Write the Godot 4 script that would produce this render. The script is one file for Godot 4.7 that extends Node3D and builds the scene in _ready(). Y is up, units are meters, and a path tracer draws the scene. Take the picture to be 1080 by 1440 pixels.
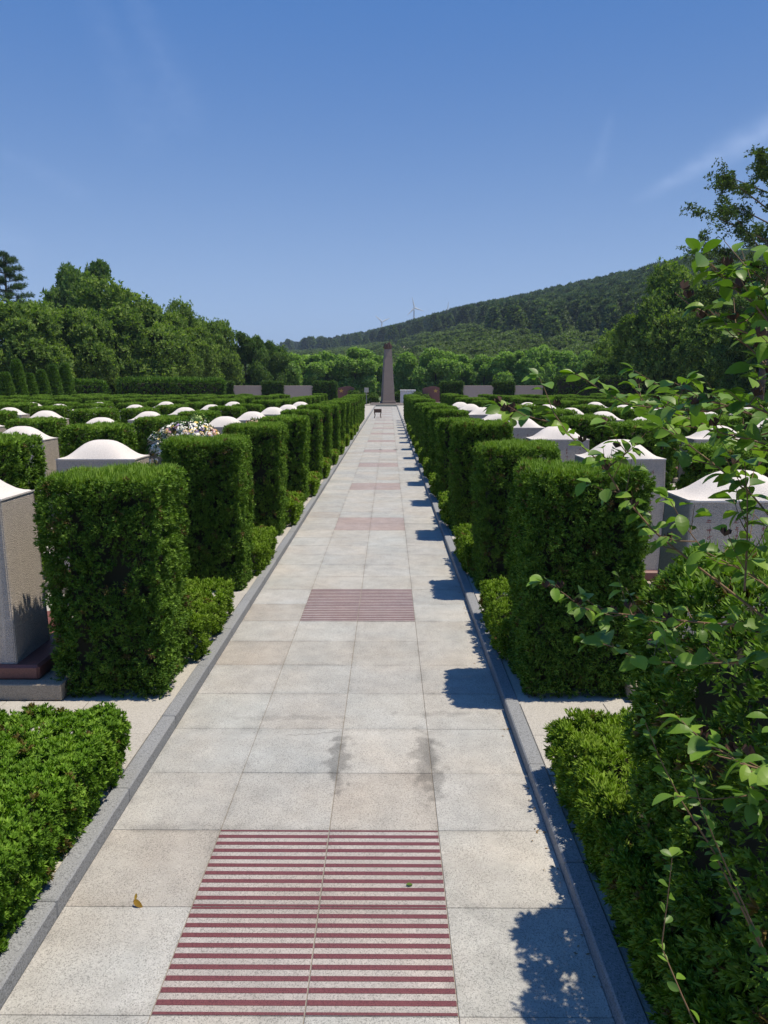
extends Node3D
# A cemetery walk: stone path, clipped hedges, tombs, an obelisk, trees and a wooded hill. -Z runs along the path, y is up, metres.

const PATH_L := -1.526
const PATH_R := 0.874
const SLAB_X := 0.6
const SLAB_Z := 0.62
const Z0 := 2.56
const GROUND_Y := 0.075
const ROWS := [2.87, 5.77, 8.75, 12.04, 15.4, 18.5, 21.8, 25.1, 28.6, 32.0, 34.9, 37.7, 40.5, 43.3, 46.1, 48.8, 51.5]

class MB:
	var v := PackedVector3Array()
	var n := PackedVector3Array()
	var c := PackedColorArray()
	var u := PackedVector2Array()
	var w := PackedVector2Array()
	func tri(a: Vector3, b: Vector3, d: Vector3, na: Vector3, nb: Vector3, nd: Vector3, col := Color.WHITE) -> void:
		v.append(a)
		n.append(na)
		if (d - a).cross(b - a).dot(na + nb + nd) >= 0.0:
			v.append(b); v.append(d); n.append(nb); n.append(nd)
		else:
			v.append(d); v.append(b); n.append(nd); n.append(nb)
		c.append(col); c.append(col); c.append(col)
	func quad(a: Vector3, b: Vector3, d: Vector3, e: Vector3, nn: Vector3, col := Color.WHITE) -> void:
		tri(a, b, d, nn, nn, nn, col)
		tri(a, d, e, nn, nn, nn, col)
	func box(lo: Vector3, hi: Vector3, b := 0.0, col := Color.WHITE, bottom := true) -> void:
		if b <= 0.0:
			var p := [lo, hi]
			for ax in 3:
				for s in 2:
					var nn := Vector3.ZERO
					nn[ax] = 1.0 if s == 1 else -1.0
					if ax == 1 and s == 0 and not bottom:
						continue
					var o1 := (ax + 1) % 3
					var o2 := (ax + 2) % 3
					var q := []
					for k in [[0, 0], [1, 0], [1, 1], [0, 1]]:
						var pt := Vector3.ZERO
						pt[ax] = p[s][ax]; pt[o1] = p[k[0]][o1]; pt[o2] = p[k[1]][o2]
						q.append(pt)
					quad(q[0], q[1], q[2], q[3], nn, col)
			return
		var ctr := (lo + hi) * 0.5
		var h := (hi - lo) * 0.5
		var corner := func(s: Vector3, ax: int) -> Vector3:
			var r := Vector3.ZERO
			for k in 3:
				r[k] = s[k] * (h[k] if k == ax else h[k] - b)
			return ctr + r
		for ax in 3:
			var o1 := (ax + 1) % 3
			var o2 := (ax + 2) % 3
			for s in [-1.0, 1.0]:
				if ax == 1 and s < 0 and not bottom:
					continue
				var nn := Vector3.ZERO
				nn[ax] = s
				var q := []
				for k in [[-1, -1], [1, -1], [1, 1], [-1, 1]]:
					var sg := Vector3.ZERO
					sg[ax] = s; sg[o1] = k[0]; sg[o2] = k[1]
					q.append(corner.call(sg, ax))
				quad(q[0], q[1], q[2], q[3], nn, col)
			for s1 in [-1.0, 1.0]:
				for s2 in [-1.0, 1.0]:
					var nn := Vector3.ZERO
					nn[o1] = s1; nn[o2] = s2
					nn = nn.normalized()
					var sa := Vector3.ZERO
					sa[ax] = -1.0; sa[o1] = s1; sa[o2] = s2
					var sb := sa
					sb[ax] = 1.0
					quad(corner.call(sa, o1), corner.call(sb, o1), corner.call(sb, o2), corner.call(sa, o2), nn, col)
		for sx in [-1.0, 1.0]:
			for sy in [-1.0, 1.0]:
				for sz in [-1.0, 1.0]:
					var s := Vector3(sx, sy, sz)
					var nn := s.normalized()
					tri(corner.call(s, 0), corner.call(s, 1), corner.call(s, 2), nn, nn, nn, col)
	func tube(pts: Array, radii: Array, sides := 7, col := Color.WHITE) -> void:
		var rings := []
		var norms := []
		var ref := Vector3(0.31, 0.17, 0.93)
		for i in pts.size():
			var dir: Vector3 = (pts[mini(i + 1, pts.size() - 1)] - pts[maxi(i - 1, 0)]).normalized()
			var a := dir.cross(ref).normalized()
			var b := dir.cross(a)
			var ring := []
			var nr := []
			for k in sides:
				var t := TAU * k / sides
				var o := a * cos(t) + b * sin(t)
				ring.append(pts[i] + o * radii[i])
				nr.append(o)
			rings.append(ring)
			norms.append(nr)
		for i in pts.size() - 1:
			for k in sides:
				var m := (k + 1) % sides
				tri(rings[i][k], rings[i][m], rings[i + 1][m], norms[i][k], norms[i][m], norms[i + 1][m], col)
				tri(rings[i][k], rings[i + 1][m], rings[i + 1][k], norms[i][k], norms[i + 1][m], norms[i + 1][k], col)
	func put(o: MB, t: Transform3D, r: Basis) -> void:
		v.append_array(t * o.v)
		n.append_array(Transform3D(r, Vector3.ZERO) * o.n)
		c.append_array(o.c)
	func mesh(m: Material) -> ArrayMesh:
		var a := []
		a.resize(Mesh.ARRAY_MAX)
		a[Mesh.ARRAY_VERTEX] = v
		a[Mesh.ARRAY_NORMAL] = n
		a[Mesh.ARRAY_COLOR] = c
		if u.size() == v.size():
			a[Mesh.ARRAY_TEX_UV] = u
		if w.size() == v.size():
			a[Mesh.ARRAY_TEX_UV2] = w
		var am := ArrayMesh.new()
		am.add_surface_from_arrays(Mesh.PRIMITIVE_TRIANGLES, a)
		am.surface_set_material(0, m)
		return am

var M := {}
var taken := {}
var rng := RandomNumberGenerator.new()
var nz := FastNoiseLite.new()

# ---------- naming ----------
func numbered(s: String) -> String:
	if not taken.has(s):
		taken[s] = 0
		return s
	taken[s] += 1
	return "%s_%03d" % [s, taken[s]]

func tag(o: Node, label: String, category: String, group := "") -> void:
	o.set_meta("label", label)
	o.set_meta("category", category)
	if group != "":
		o.set_meta("group", group)

func thing(called: String, label: String, category: String, at := Vector3.ZERO, turn := 0.0, group := "") -> Node3D:
	var o := Node3D.new()
	o.name = numbered(called)
	add_child(o)
	o.position = at
	o.rotation.y = turn
	tag(o, label, category, group)
	return o

func part(called: String, mesh: Mesh, parent: Node, at := Vector3.ZERO, stuff := false) -> MeshInstance3D:
	var o := MeshInstance3D.new()
	o.name = called
	o.mesh = mesh
	parent.add_child(o, true)
	o.position = at
	if stuff:
		o.set_meta("kind", "stuff")
	return o

func structure(called: String, mesh: Mesh = null) -> Node3D:
	var o: Node3D
	if mesh:
		o = MeshInstance3D.new()
		o.mesh = mesh
	else:
		o = Node3D.new()
	o.name = numbered(called)
	add_child(o)
	o.set_meta("kind", "structure")
	return o

func copy(o: Node3D, label: String, at: Vector3, turn := 0.0, size := Vector3.ONE) -> Node3D:
	var c: Node3D = o.duplicate()
	var stem: String = o.name
	if stem.substr(stem.length() - 3).is_valid_int():
		stem = stem.substr(0, stem.length() - 4)
	c.name = numbered(stem)
	add_child(c)
	c.position = at
	c.rotation.y = turn
	c.scale = size
	c.set_meta("label", label)
	return c

# ---------- materials ----------
func lin(r: float, g: float, b: float) -> Color:
	return Color(r, g, b).linear_to_srgb()

func plain(col: Color, rough := 0.9, vertex := false) -> StandardMaterial3D:
	var m := StandardMaterial3D.new()
	m.albedo_color = col
	m.roughness = rough
	m.vertex_color_use_as_albedo = vertex
	return m

func leafy(rough := 0.55, through := 0.62, spec := 0.4) -> StandardMaterial3D:
	var m := plain(Color.WHITE, rough, true)
	m.cull_mode = BaseMaterial3D.CULL_DISABLED
	m.metallic_specular = spec
	m.backlight_enabled = true
	m.backlight = Color(through, through * 1.08, through * 0.55)
	return m

func noise_tex(kind: int, freq: float, size: int, stops: Array, cols: Array, sd := 1, octaves := 3) -> NoiseTexture2D:
	var f := FastNoiseLite.new()
	f.noise_type = kind
	f.frequency = freq
	f.seed = sd
	f.fractal_octaves = octaves
	if kind == FastNoiseLite.TYPE_CELLULAR:
		f.cellular_return_type = FastNoiseLite.RETURN_CELL_VALUE
		f.fractal_type = FastNoiseLite.FRACTAL_NONE
	var g := Gradient.new()
	g.offsets = PackedFloat32Array(stops)
	g.colors = PackedColorArray(cols)
	var t := NoiseTexture2D.new()
	t.width = size
	t.height = size
	t.seamless = true
	t.noise = f
	t.color_ramp = g
	return t

func grey(x: float) -> Color:
	return Color(x, x, x).linear_to_srgb()

func granite(base: Color, sd: int, per_metre := 2.0, amount := 0.3, relief := 0.25, rough := 0.85) -> StandardMaterial3D:
	var m := plain(Color.WHITE, rough, true)
	var l := base.srgb_to_linear()
	var dk := (l * (1.0 - amount * 1.5)).linear_to_srgb()
	var lt := (l * (1.0 + amount)).linear_to_srgb()
	dk.a = 1.0
	lt.a = 1.0
	m.albedo_texture = noise_tex(FastNoiseLite.TYPE_CELLULAR, 0.28, 512, [0.0, 0.14, 0.22, 0.5, 0.8, 0.9, 1.0], [dk, dk, base, base, base, lt, lt], sd)
	m.uv1_triplanar = true
	m.uv1_world_triplanar = true
	m.uv1_scale = Vector3.ONE * per_metre
	m.heightmap_enabled = true
	m.heightmap_texture = M.relief
	m.heightmap_scale = relief
	return m

func stain_map() -> ImageTexture:
	# wear of the walk, 2.4 m by 24 m: grime beside the joints, damp marks, pale scuffs
	var im := Image.create(192, 1280, false, Image.FORMAT_RGB8)
	var a := FastNoiseLite.new()
	a.seed = 5
	a.frequency = 1.1
	a.fractal_octaves = 5
	var b := FastNoiseLite.new()
	b.seed = 9
	b.frequency = 4.5
	b.fractal_octaves = 4
	for j in 1280:
		var z := 24.0 * (j + 0.5) / 1280.0
		for i in 192:
			var x := 2.4 * (i + 0.5) / 192.0
			var f := 1.0 + 0.12 * a.get_noise_2d(x, z) + 0.14 * b.get_noise_2d(x, z)
			var warm := 0.05 * a.get_noise_2d(x + 40.0, z)
			var jx := absf(x - 0.6 * roundf(x / 0.6))
			var zz := z + 1.32 - Z0
			var jz := absf(zz - SLAB_Z * roundf(zz / SLAB_Z))
			var near := minf(jx, jz)
			var g := clampf(1.0 - near / 0.05, 0.0, 1.0) * clampf(0.5 + 2.2 * b.get_noise_2d(x * 0.6 + 7.0, z * 0.6), 0.0, 1.0)
			f -= 0.17 * g
			var zw := z + 1.32
			for s in [[1.2, 4.62, 0.09, 0.36, 0.42], [1.78, 4.55, 0.10, 0.5, 0.36], [1.9, 5.3, 0.30, 0.05, 0.2], [0.75, 5.22, 0.5, 0.045, 0.18], [0.5, 3.82, 0.6, 0.05, 0.16], [1.75, 2.9, 0.2, 0.35, -0.12]]:
				var e := Vector2((x - s[0]) / s[2], (zw - s[1]) / s[3]).length() + 0.9 * b.get_noise_2d(x * 1.4, z * 1.4)
				f -= s[4] * clampf((1.0 - e) * 2.5, 0.0, 1.0)
			f = clampf(f, 0.2, 1.3) / 1.3
			im.set_pixel(i, j, Color(clampf(f * (1.0 + warm), 0, 1), f, clampf(f * (1.0 - warm), 0, 1)).linear_to_srgb())
	return ImageTexture.create_from_image(im)

func make_materials() -> void:
	M.relief = noise_tex(FastNoiseLite.TYPE_SIMPLEX_SMOOTH, 0.09, 512, [0.0, 1.0], [Color.BLACK, Color.WHITE], 3, 4)
	var sp := plain(Color.WHITE, 0.7, true)
	sp.albedo_texture = stain_map()
	sp.detail_enabled = true
	sp.detail_blend_mode = BaseMaterial3D.BLEND_MODE_MUL
	sp.detail_uv_layer = BaseMaterial3D.DETAIL_UV_2
	sp.detail_albedo = noise_tex(FastNoiseLite.TYPE_CELLULAR, 0.3, 1024, [0.0, 0.12, 0.22, 0.5, 0.8, 1.0], [grey(0.50), grey(0.56), grey(0.79), grey(0.84), grey(0.98), grey(1.0)], 21)
	M.walk = sp
	var st: StandardMaterial3D = sp.duplicate()
	st.roughness = 0.36
	M.stripe = st
	M.kerb = granite(lin(0.235, 0.245, 0.255), 4, 1.6, 0.3, 0.1)
	M.paving = granite(lin(0.40, 0.38, 0.345), 6, 1.6, 0.2, 0.15)
	M.tomb = granite(lin(0.50, 0.44, 0.39), 8, 2.2, 0.3, 1.2)
	M.cap = granite(lin(0.69, 0.64, 0.60), 26, 2.2, 0.15, 0.5)
	M.plinth = granite(lin(0.33, 0.28, 0.22), 10, 2.0, 0.3, 0.4)
	M.red = granite(lin(0.18, 0.068, 0.055), 12, 2.0, 0.3, 0.05, 0.5)
	M.wall = granite(lin(0.37, 0.30, 0.27), 14, 1.2, 0.2, 0.2)
	M.obelisk = granite(lin(0.235, 0.19, 0.17), 16, 1.0, 0.25, 0.1)
	M.soil = granite(lin(0.05, 0.037, 0.025), 18, 1.5, 0.4, 1.5)
	M.grass = granite(lin(0.09, 0.13, 0.045), 20, 0.4, 0.4, 1.0)
	M.hill = granite(lin(0.19, 0.165, 0.09), 22, 0.03, 0.35, 1.0)
	M.needle = leafy(0.6, 0.72, 0.25)
	M.leaf = leafy(0.6, 0.84, 0.25)
	M.gloss = leafy(0.42, 0.8, 0.4)
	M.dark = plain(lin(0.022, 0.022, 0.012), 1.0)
	M.bark = granite(lin(0.10, 0.075, 0.055), 24, 1.5, 0.4, 2.0)
	M.twig = plain(lin(0.17, 0.10, 0.055), 0.75)
	M.pod = plain(lin(0.075, 0.04, 0.028), 0.8, true)
	M.paint = plain(Color.WHITE, 0.6, true)
	M.white = plain(lin(0.78, 0.78, 0.78), 0.5)
	M.gold = plain(lin(0.60, 0.36, 0.08), 0.35)
	M.gold.metallic = 0.6
	M.bronze = plain(lin(0.10, 0.05, 0.04), 0.5)
	M.wood = plain(lin(0.10, 0.055, 0.035), 0.7)
	M.ink = plain(lin(0.26, 0.09, 0.08), 0.9)

# ---------- foliage ----------
func frame_for(y: Vector3) -> Basis:
	var a := y.cross(Vector3(rng.randf_range(-1, 1), rng.randf_range(-1, 1), rng.randf_range(-1, 1)))
	if a.length() < 0.01:
		a = y.cross(Vector3.RIGHT)
	a = a.normalized()
	return Basis(a, y, a.cross(y))

func ball() -> Vector3:
	var p := Vector3(1, 1, 1)
	while p.length() > 1.0:
		p = Vector3(rng.randf_range(-1, 1), rng.randf_range(-1, 1), rng.randf_range(-1, 1))
	return p

# a tuft of narrow blades round +y; the colours are those of the kind
func tuft(blades: int, length: float, width: float, spread: float, col: Color, vary := 0.25) -> MB:
	var o := MB.new()
	for i in blades:
		var az := TAU * (i + rng.randf()) / blades
		var tilt := spread * sqrt(rng.randf())
		var d := Vector3(sin(tilt) * cos(az), cos(tilt), sin(tilt) * sin(az))
		var side := d.cross(ball()).normalized()
		var up := side.cross(d)
		var l := length * rng.randf_range(0.7, 1.15)
		var wd := width * rng.randf_range(0.8, 1.2)
		var s := Vector3(0, 1, 0) * rng.randf() * length * 0.3
		var k := rng.randf_range(1.0 - vary, 1.0 + vary)
		var cc := Color(col.r * k, col.g * k, col.b * k)
		var nn := (up * signf(up.dot(Vector3.UP) + 0.001) + Vector3.UP * 0.6).normalized()
		o.quad(s, s + d * l * 0.5 + side * wd, s + d * l + up * wd * 0.6, s + d * l * 0.5 - side * wd, nn, cc)
	return o

func tufts(blades: int, length: float, width: float, spread: float, cols: Array, each := 3) -> Array:
	var r := []
	for c in cols:
		for k in each:
			r.append(tuft(blades, length, width, spread, c))
	return r

func hedge_mesh(w: float, h: float, d: float, count: int, size: float, tpl: Array, weights: Array, sd: int, bump := 0.045, rad := 0.07, shag := 0.6, clump := 12, shoots := [], n_shoots := 0) -> ArrayMesh:
	rng.seed = sd
	nz.seed = sd
	nz.frequency = 3.2
	nz.fractal_octaves = 3
	var o := MB.new()
	var top := w * d * 1.15
	var face := w * h
	var side := d * h
	var all := top + 2.0 * face + 2.0 * side
	var each: int = tpl.size() / weights.size()
	var reach := 0.036 * size
	for i in count / clump:
		# a spray: one spot on the clipped surface from which a handful of tufts grow
		var r := rng.randf() * all
		var p := Vector3(rng.randf_range(-w, w) * 0.5, rng.randf() * h, rng.randf_range(-d, d) * 0.5)
		if r < top:
			p.y = h
		elif r < top + face:
			p.z = d * 0.5
		elif r < top + face * 2.0:
			p.z = -d * 0.5
		elif r < top + face * 2.0 + side:
			p.x = w * 0.5
		else:
			p.x = -w * 0.5
		var q := Vector3(clampf(p.x, -w * 0.5 + rad, w * 0.5 - rad), clampf(p.y, rad * 0.3, h - rad), clampf(p.z, -d * 0.5 + rad, d * 0.5 - rad))
		var dir := (p - q).normalized() if (p - q).length() > 0.001 else Vector3.UP
		p = q + dir * rad
		p += dir * (nz.get_noise_3dv(p) * bump * 2.0 - pow(rng.randf(), 1.8) * 0.075 * size)
		var k := 1.0 - 0.07 * pow(1.0 - clampf(p.y / h, 0.0, 1.0), 2.0)
		p.x *= k
		p.z *= k
		var grow := (dir + ball() * shag * 0.7 + Vector3.UP * 0.4).normalized()
		var f := rng.randf()
		var idx := 0
		while idx < weights.size() - 1 and f > weights[idx]:
			f -= weights[idx]
			idx += 1
		for m in clump:
			var a := ball()
			var y := (grow + a * 0.9 + dir * 0.2).normalized()
			var b := frame_for(y)
			var s := size * rng.randf_range(0.7, 1.25)
			var id2 := idx if rng.randf() < 0.75 else rng.randi() % (weights.size() - 1)
			o.put(tpl[id2 * each + rng.randi() % each], Transform3D(b.scaled(Vector3.ONE * s), p + a * reach), b)
	# fresh upright shoots that have grown out of the clipped top
	for i in n_shoots:
		var p := Vector3(rng.randf_range(-1, 1) * (w * 0.5 - rad * 0.75), h - 0.015, rng.randf_range(-1, 1) * (d * 0.5 - rad * 0.75))
		p.y += nz.get_noise_3dv(p) * bump * 2.0 - (0.03 if maxf(absf(p.x) / w, absf(p.z) / d) > 0.46 else 0.0)
		var b := frame_for((Vector3.UP + ball() * 0.35).normalized())
		o.put(shoots[rng.randi() % shoots.size()], Transform3D(b.scaled(Vector3.ONE * rng.randf_range(0.6, 1.15)), p), b)
	return o.mesh(M.needle)

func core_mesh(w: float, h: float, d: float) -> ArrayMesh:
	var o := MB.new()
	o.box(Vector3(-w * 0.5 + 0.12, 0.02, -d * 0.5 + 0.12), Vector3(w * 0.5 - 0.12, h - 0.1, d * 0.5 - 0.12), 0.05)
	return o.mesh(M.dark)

# a crown of lobes covered with leaf clusters; about 7 m wide and 7 m tall from y = 0
func crown_mesh(sd: int, count: int, tpl: Array, lobes: int, half: Vector3, lobe_r: float, size := 1.0, droop := 0.0, fill := 0.72) -> ArrayMesh:
	rng.seed = sd
	var o := MB.new()
	var cs := []
	var rs := []
	for i in lobes:
		var p := ball()
		p = p.normalized() * pow(p.length(), 0.6)
		cs.append(Vector3(p.x * half.x, half.y + p.y * half.y, p.z * half.z))
		rs.append(lobe_r * rng.randf_range(0.45, 1.35))
	var made := 0
	var tries := 0
	while made < count and tries < count * 6:
		tries += 1
		var i := rng.randi() % lobes
		var dir := ball().normalized()
		if dir.y < -0.35 and rng.randf() < 0.6:
			continue
		var p: Vector3 = cs[i] + Vector3(dir.x, dir.y * 0.8, dir.z) * rs[i] * (rng.randf_range(fill, 1.08) if rng.randf() < 0.8 else rng.randf_range(1.0, 1.45))
		var deep := false
		for j in lobes:
			if j != i and p.distance_to(cs[j]) < rs[j] * 0.72:
				deep = true
				break
		if deep:
			continue
		var y := (dir + ball() * 0.8 + Vector3(0, 0.25 - droop, 0)).normalized()
		var b := frame_for(y)
		o.put(tpl[rng.randi() % tpl.size()], Transform3D(b.scaled(Vector3.ONE * size * rng.randf_range(0.7, 1.3)), p), b)
		made += 1
	return o.mesh(M.leaf)

func trunk_mesh(h: float, r: float, sd: int, limbs := 5, reach := 2.2) -> ArrayMesh:
	rng.seed = sd
	var o := MB.new()
	var pts := []
	var rad := []
	for i in 7:
		var t := i / 6.0
		pts.append(Vector3(rng.randf_range(-1, 1) * 0.12 * t, h * t, rng.randf_range(-1, 1) * 0.12 * t))
		rad.append(r * (1.35 - 0.35 * minf(1.0, t * 6.0)) * (1.0 - 0.75 * t))
	o.tube(pts, rad, 9)
	for k in limbs:
		var t := rng.randf_range(0.3, 0.85)
		var az := TAU * (k + rng.randf() * 0.6) / limbs
		var st := Vector3(0, h * t, 0)
		var dir := Vector3(cos(az), rng.randf_range(0.5, 1.1), sin(az)).normalized()
		var l := reach * rng.randf_range(0.7, 1.2)
		o.tube([st, st + dir * l * 0.5, st + dir * l + Vector3(0, l * 0.15, 0)], [r * 0.45 * (1.1 - t), r * 0.28 * (1.1 - t), r * 0.06], 6)
	return o.mesh(M.bark)

# ---------- the walk ----------
func slab_mesh(x0: float, x1: float, z0: float, z1: float, y: float, tint: Color) -> ArrayMesh:
	var o := MB.new()
	o.box(Vector3(x0 + 0.0015, -0.04, -z1 + 0.0015), Vector3(x1 - 0.0015, y, -z0 - 0.0015), 0.002, tint, false)
	for p in o.v:
		o.u.append(Vector2((p.x - PATH_L) / 2.4, (-p.z - 1.32) / 24.0))
		o.w.append(Vector2(p.x * 0.8 + 0.37 * x0, p.z * 0.8 + 0.11 * z0) + Vector2(p.y, p.y) * 1.3)
	return o.mesh(M.walk)

func make_walk() -> void:
	var walk := structure("path")
	rng.seed = 77
	var far := MB.new()
	var stripe := MB.new()
	stripe.box(Vector3(-0.2965, 0, -0.0138), Vector3(0.2965, 0.001, 0.0138), 0.0003, Color(0.225, 0.08, 0.083), false)
	for p in stripe.v:
		stripe.u.append(Vector2(0.4 + p.x * 0.3, 0.5 + p.z))
		stripe.w.append(Vector2(p.x * 1.35, p.z * 1.35))
	var stripe_mesh := stripe.mesh(M.stripe)
	for k in range(-2, 135):
		for i in 4:
			var z0 := Z0 + SLAB_Z * k
			var x0 := PATH_L + SLAB_X * i
			var panel: bool = posmod(k, 8) < 2 and (i == 1 or i == 2)
			var t := rng.randf_range(0.93, 1.05)
			var wm := rng.randf_range(-0.015, 0.02)
			var tint := Color(0.555 * t * (1.0 + wm), 0.545 * t, 0.515 * t * (1.0 - wm))
			if panel:
				tint = Color(0.52, 0.475, 0.45) if k < 16 else Color(0.47, 0.385, 0.365)
			elif rng.randf() < 0.05:
				tint = Color(0.51, 0.475, 0.43)
			var y := rng.randf_range(-0.0012, 0.0012)
			if k < 34:
				var s := part("slab", slab_mesh(x0, x0 + SLAB_X, z0, z0 + SLAB_Z, y, tint), walk)
				if panel and k < 16:
					for q in 11:
						var zz := clampf(SLAB_Z * q / 10.0, 0.0095, SLAB_Z - 0.0095)
						var st := part("stripe", stripe_mesh, s, Vector3(x0 + SLAB_X * 0.5, y + 0.0005, -z0 - zz))
						if q == 0 or q == 10:
							st.scale.z = 0.5
			else:
				var lo := far.v.size()
				far.box(Vector3(x0 + 0.002, -0.04, -z0 - SLAB_Z + 0.002), Vector3(x0 + SLAB_X - 0.002, y, -z0 - 0.002), 0.0, tint, false)
				for j in range(lo, far.v.size()):
					var p: Vector3 = far.v[j]
					far.u.append(Vector2((p.x - PATH_L) / 2.4, (-p.z - 1.32) / 24.0))
					far.w.append(Vector2(p.x * 1.35, p.z * 1.35) + Vector2(p.y, p.y) * 1.3)
	part("far_slabs", far.mesh(M.walk), walk, Vector3.ZERO, true)
	var cr := MB.new()
	var prev := Vector3(-0.72, 0.0022, -4.93)
	for q in 14:
		var nx := Vector3(-0.72 + 0.37 * (q + 1) / 14.0, 0.0022, -4.93 - 0.06 * (q + 1) / 14.0 + rng.randf_range(-0.012, 0.012))
		cr.quad(prev, nx, nx + Vector3(0, 0, 0.0022), prev + Vector3(0, 0, 0.0022), Vector3.UP, Color(0.3, 0.27, 0.23))
		prev = nx
	part("crack", cr.mesh(M.paving), walk)
	var bed := MB.new()
	bed.box(Vector3(PATH_L + 0.001, -0.05, -86.5), Vector3(PATH_R - 0.001, -0.006, -1.2), 0.0, Color(0.62, 0.56, 0.48), false)
	part("mortar_bed", bed.mesh(M.paving), walk)
	for side in 2:
		var kerb := structure("kerb")
		var rest := MB.new()
		for k in 90:
			var za := 1.15 + 0.98 * k + (0.3 if side else 0.0)
			var lo := Vector3((PATH_L - 0.10) if side == 0 else PATH_R, -0.06, -za - 0.977)
			var hi := Vector3(PATH_L if side == 0 else PATH_R + 0.10, GROUND_Y + 0.008 + rng.randf_range(-0.002, 0.002), -za)
			var t := rng.randf_range(0.85, 1.12)
			if k < 30:
				var o := MB.new()
				o.box(lo, hi, 0.008, Color(t, t, t), false)
				part("kerb_stone", o.mesh(M.kerb), kerb)
			else:
				rest.box(lo, hi, 0.0, Color(t, t, t), false)
		part("far_kerb_stones", rest.mesh(M.kerb), kerb, Vector3.ZERO, true)

func make_ground() -> void:
	var g := MB.new()
	g.quad(Vector3(-3000, -0.07, 300), Vector3(3000, -0.07, 300), Vector3(3000, -0.07, -4500), Vector3(-3000, -0.07, -4500), Vector3.UP)
	structure("ground", g.mesh(M.grass))
	var c := MB.new()
	c.box(Vector3(-45, -0.06, -88), Vector3(PATH_L - 0.102, GROUND_Y - 0.012, 6), 0.0)
	c.box(Vector3(PATH_R + 0.102, -0.06, -88), Vector3(45, GROUND_Y - 0.012, 6), 0.0)
	structure("grave_field", c.mesh(M.paving))
	# light stone aisles between the rows
	rng.seed = 31
	for side in 2:
		var pav := structure("aisle_pavement")
		var rest := MB.new()
		for r in ROWS.size() - 1:
			var za: float = ROWS[r] + 1.40
			var zb: float = ROWS[r + 1] - 0.44
			var nz2 := 2 if zb - za < 1.3 else 2
			for j in nz2:
				for i in 40:
					var w := 0.62
					var xa := 0.0 if i == 0 else (0.05 + w * i)
					var lx := PATH_L - 0.104 - w * (i + 1) if side == 0 else PATH_R + 0.104 + w * i
					var z1 := za + (zb - za) * j / nz2
					var z2 := za + (zb - za) * (j + 1) / nz2
					var px := 547.0 + lx * 1060.0 / za
					if px < -420.0 or px > 1500.0:
						continue
					var t := rng.randf_range(0.9, 1.08)
					var lo := Vector3(lx + 0.002, -0.03, -z2 + 0.002)
					var hi := Vector3(lx + w - 0.002, GROUND_Y + rng.randf_range(-0.001, 0.002), -z1 - 0.002)
					if r < 3 and i < 10:
						var o := MB.new()
						o.box(lo, hi, 0.003, Color(t, t, t), false)
						part("slab", o.mesh(M.paving), pav)
					else:
						rest.box(lo, hi, 0.0, Color(t, t, t), false)
		part("far_slabs", rest.mesh(M.paving), pav, Vector3.ZERO, true)

# ---------- tombs and hedges ----------
func ogee(t: float) -> float:
	var a := clampf(absf(t), 0.0, 1.0)
	return 0.5 + 0.5 * cos(PI * pow(a, 1.45))

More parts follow.
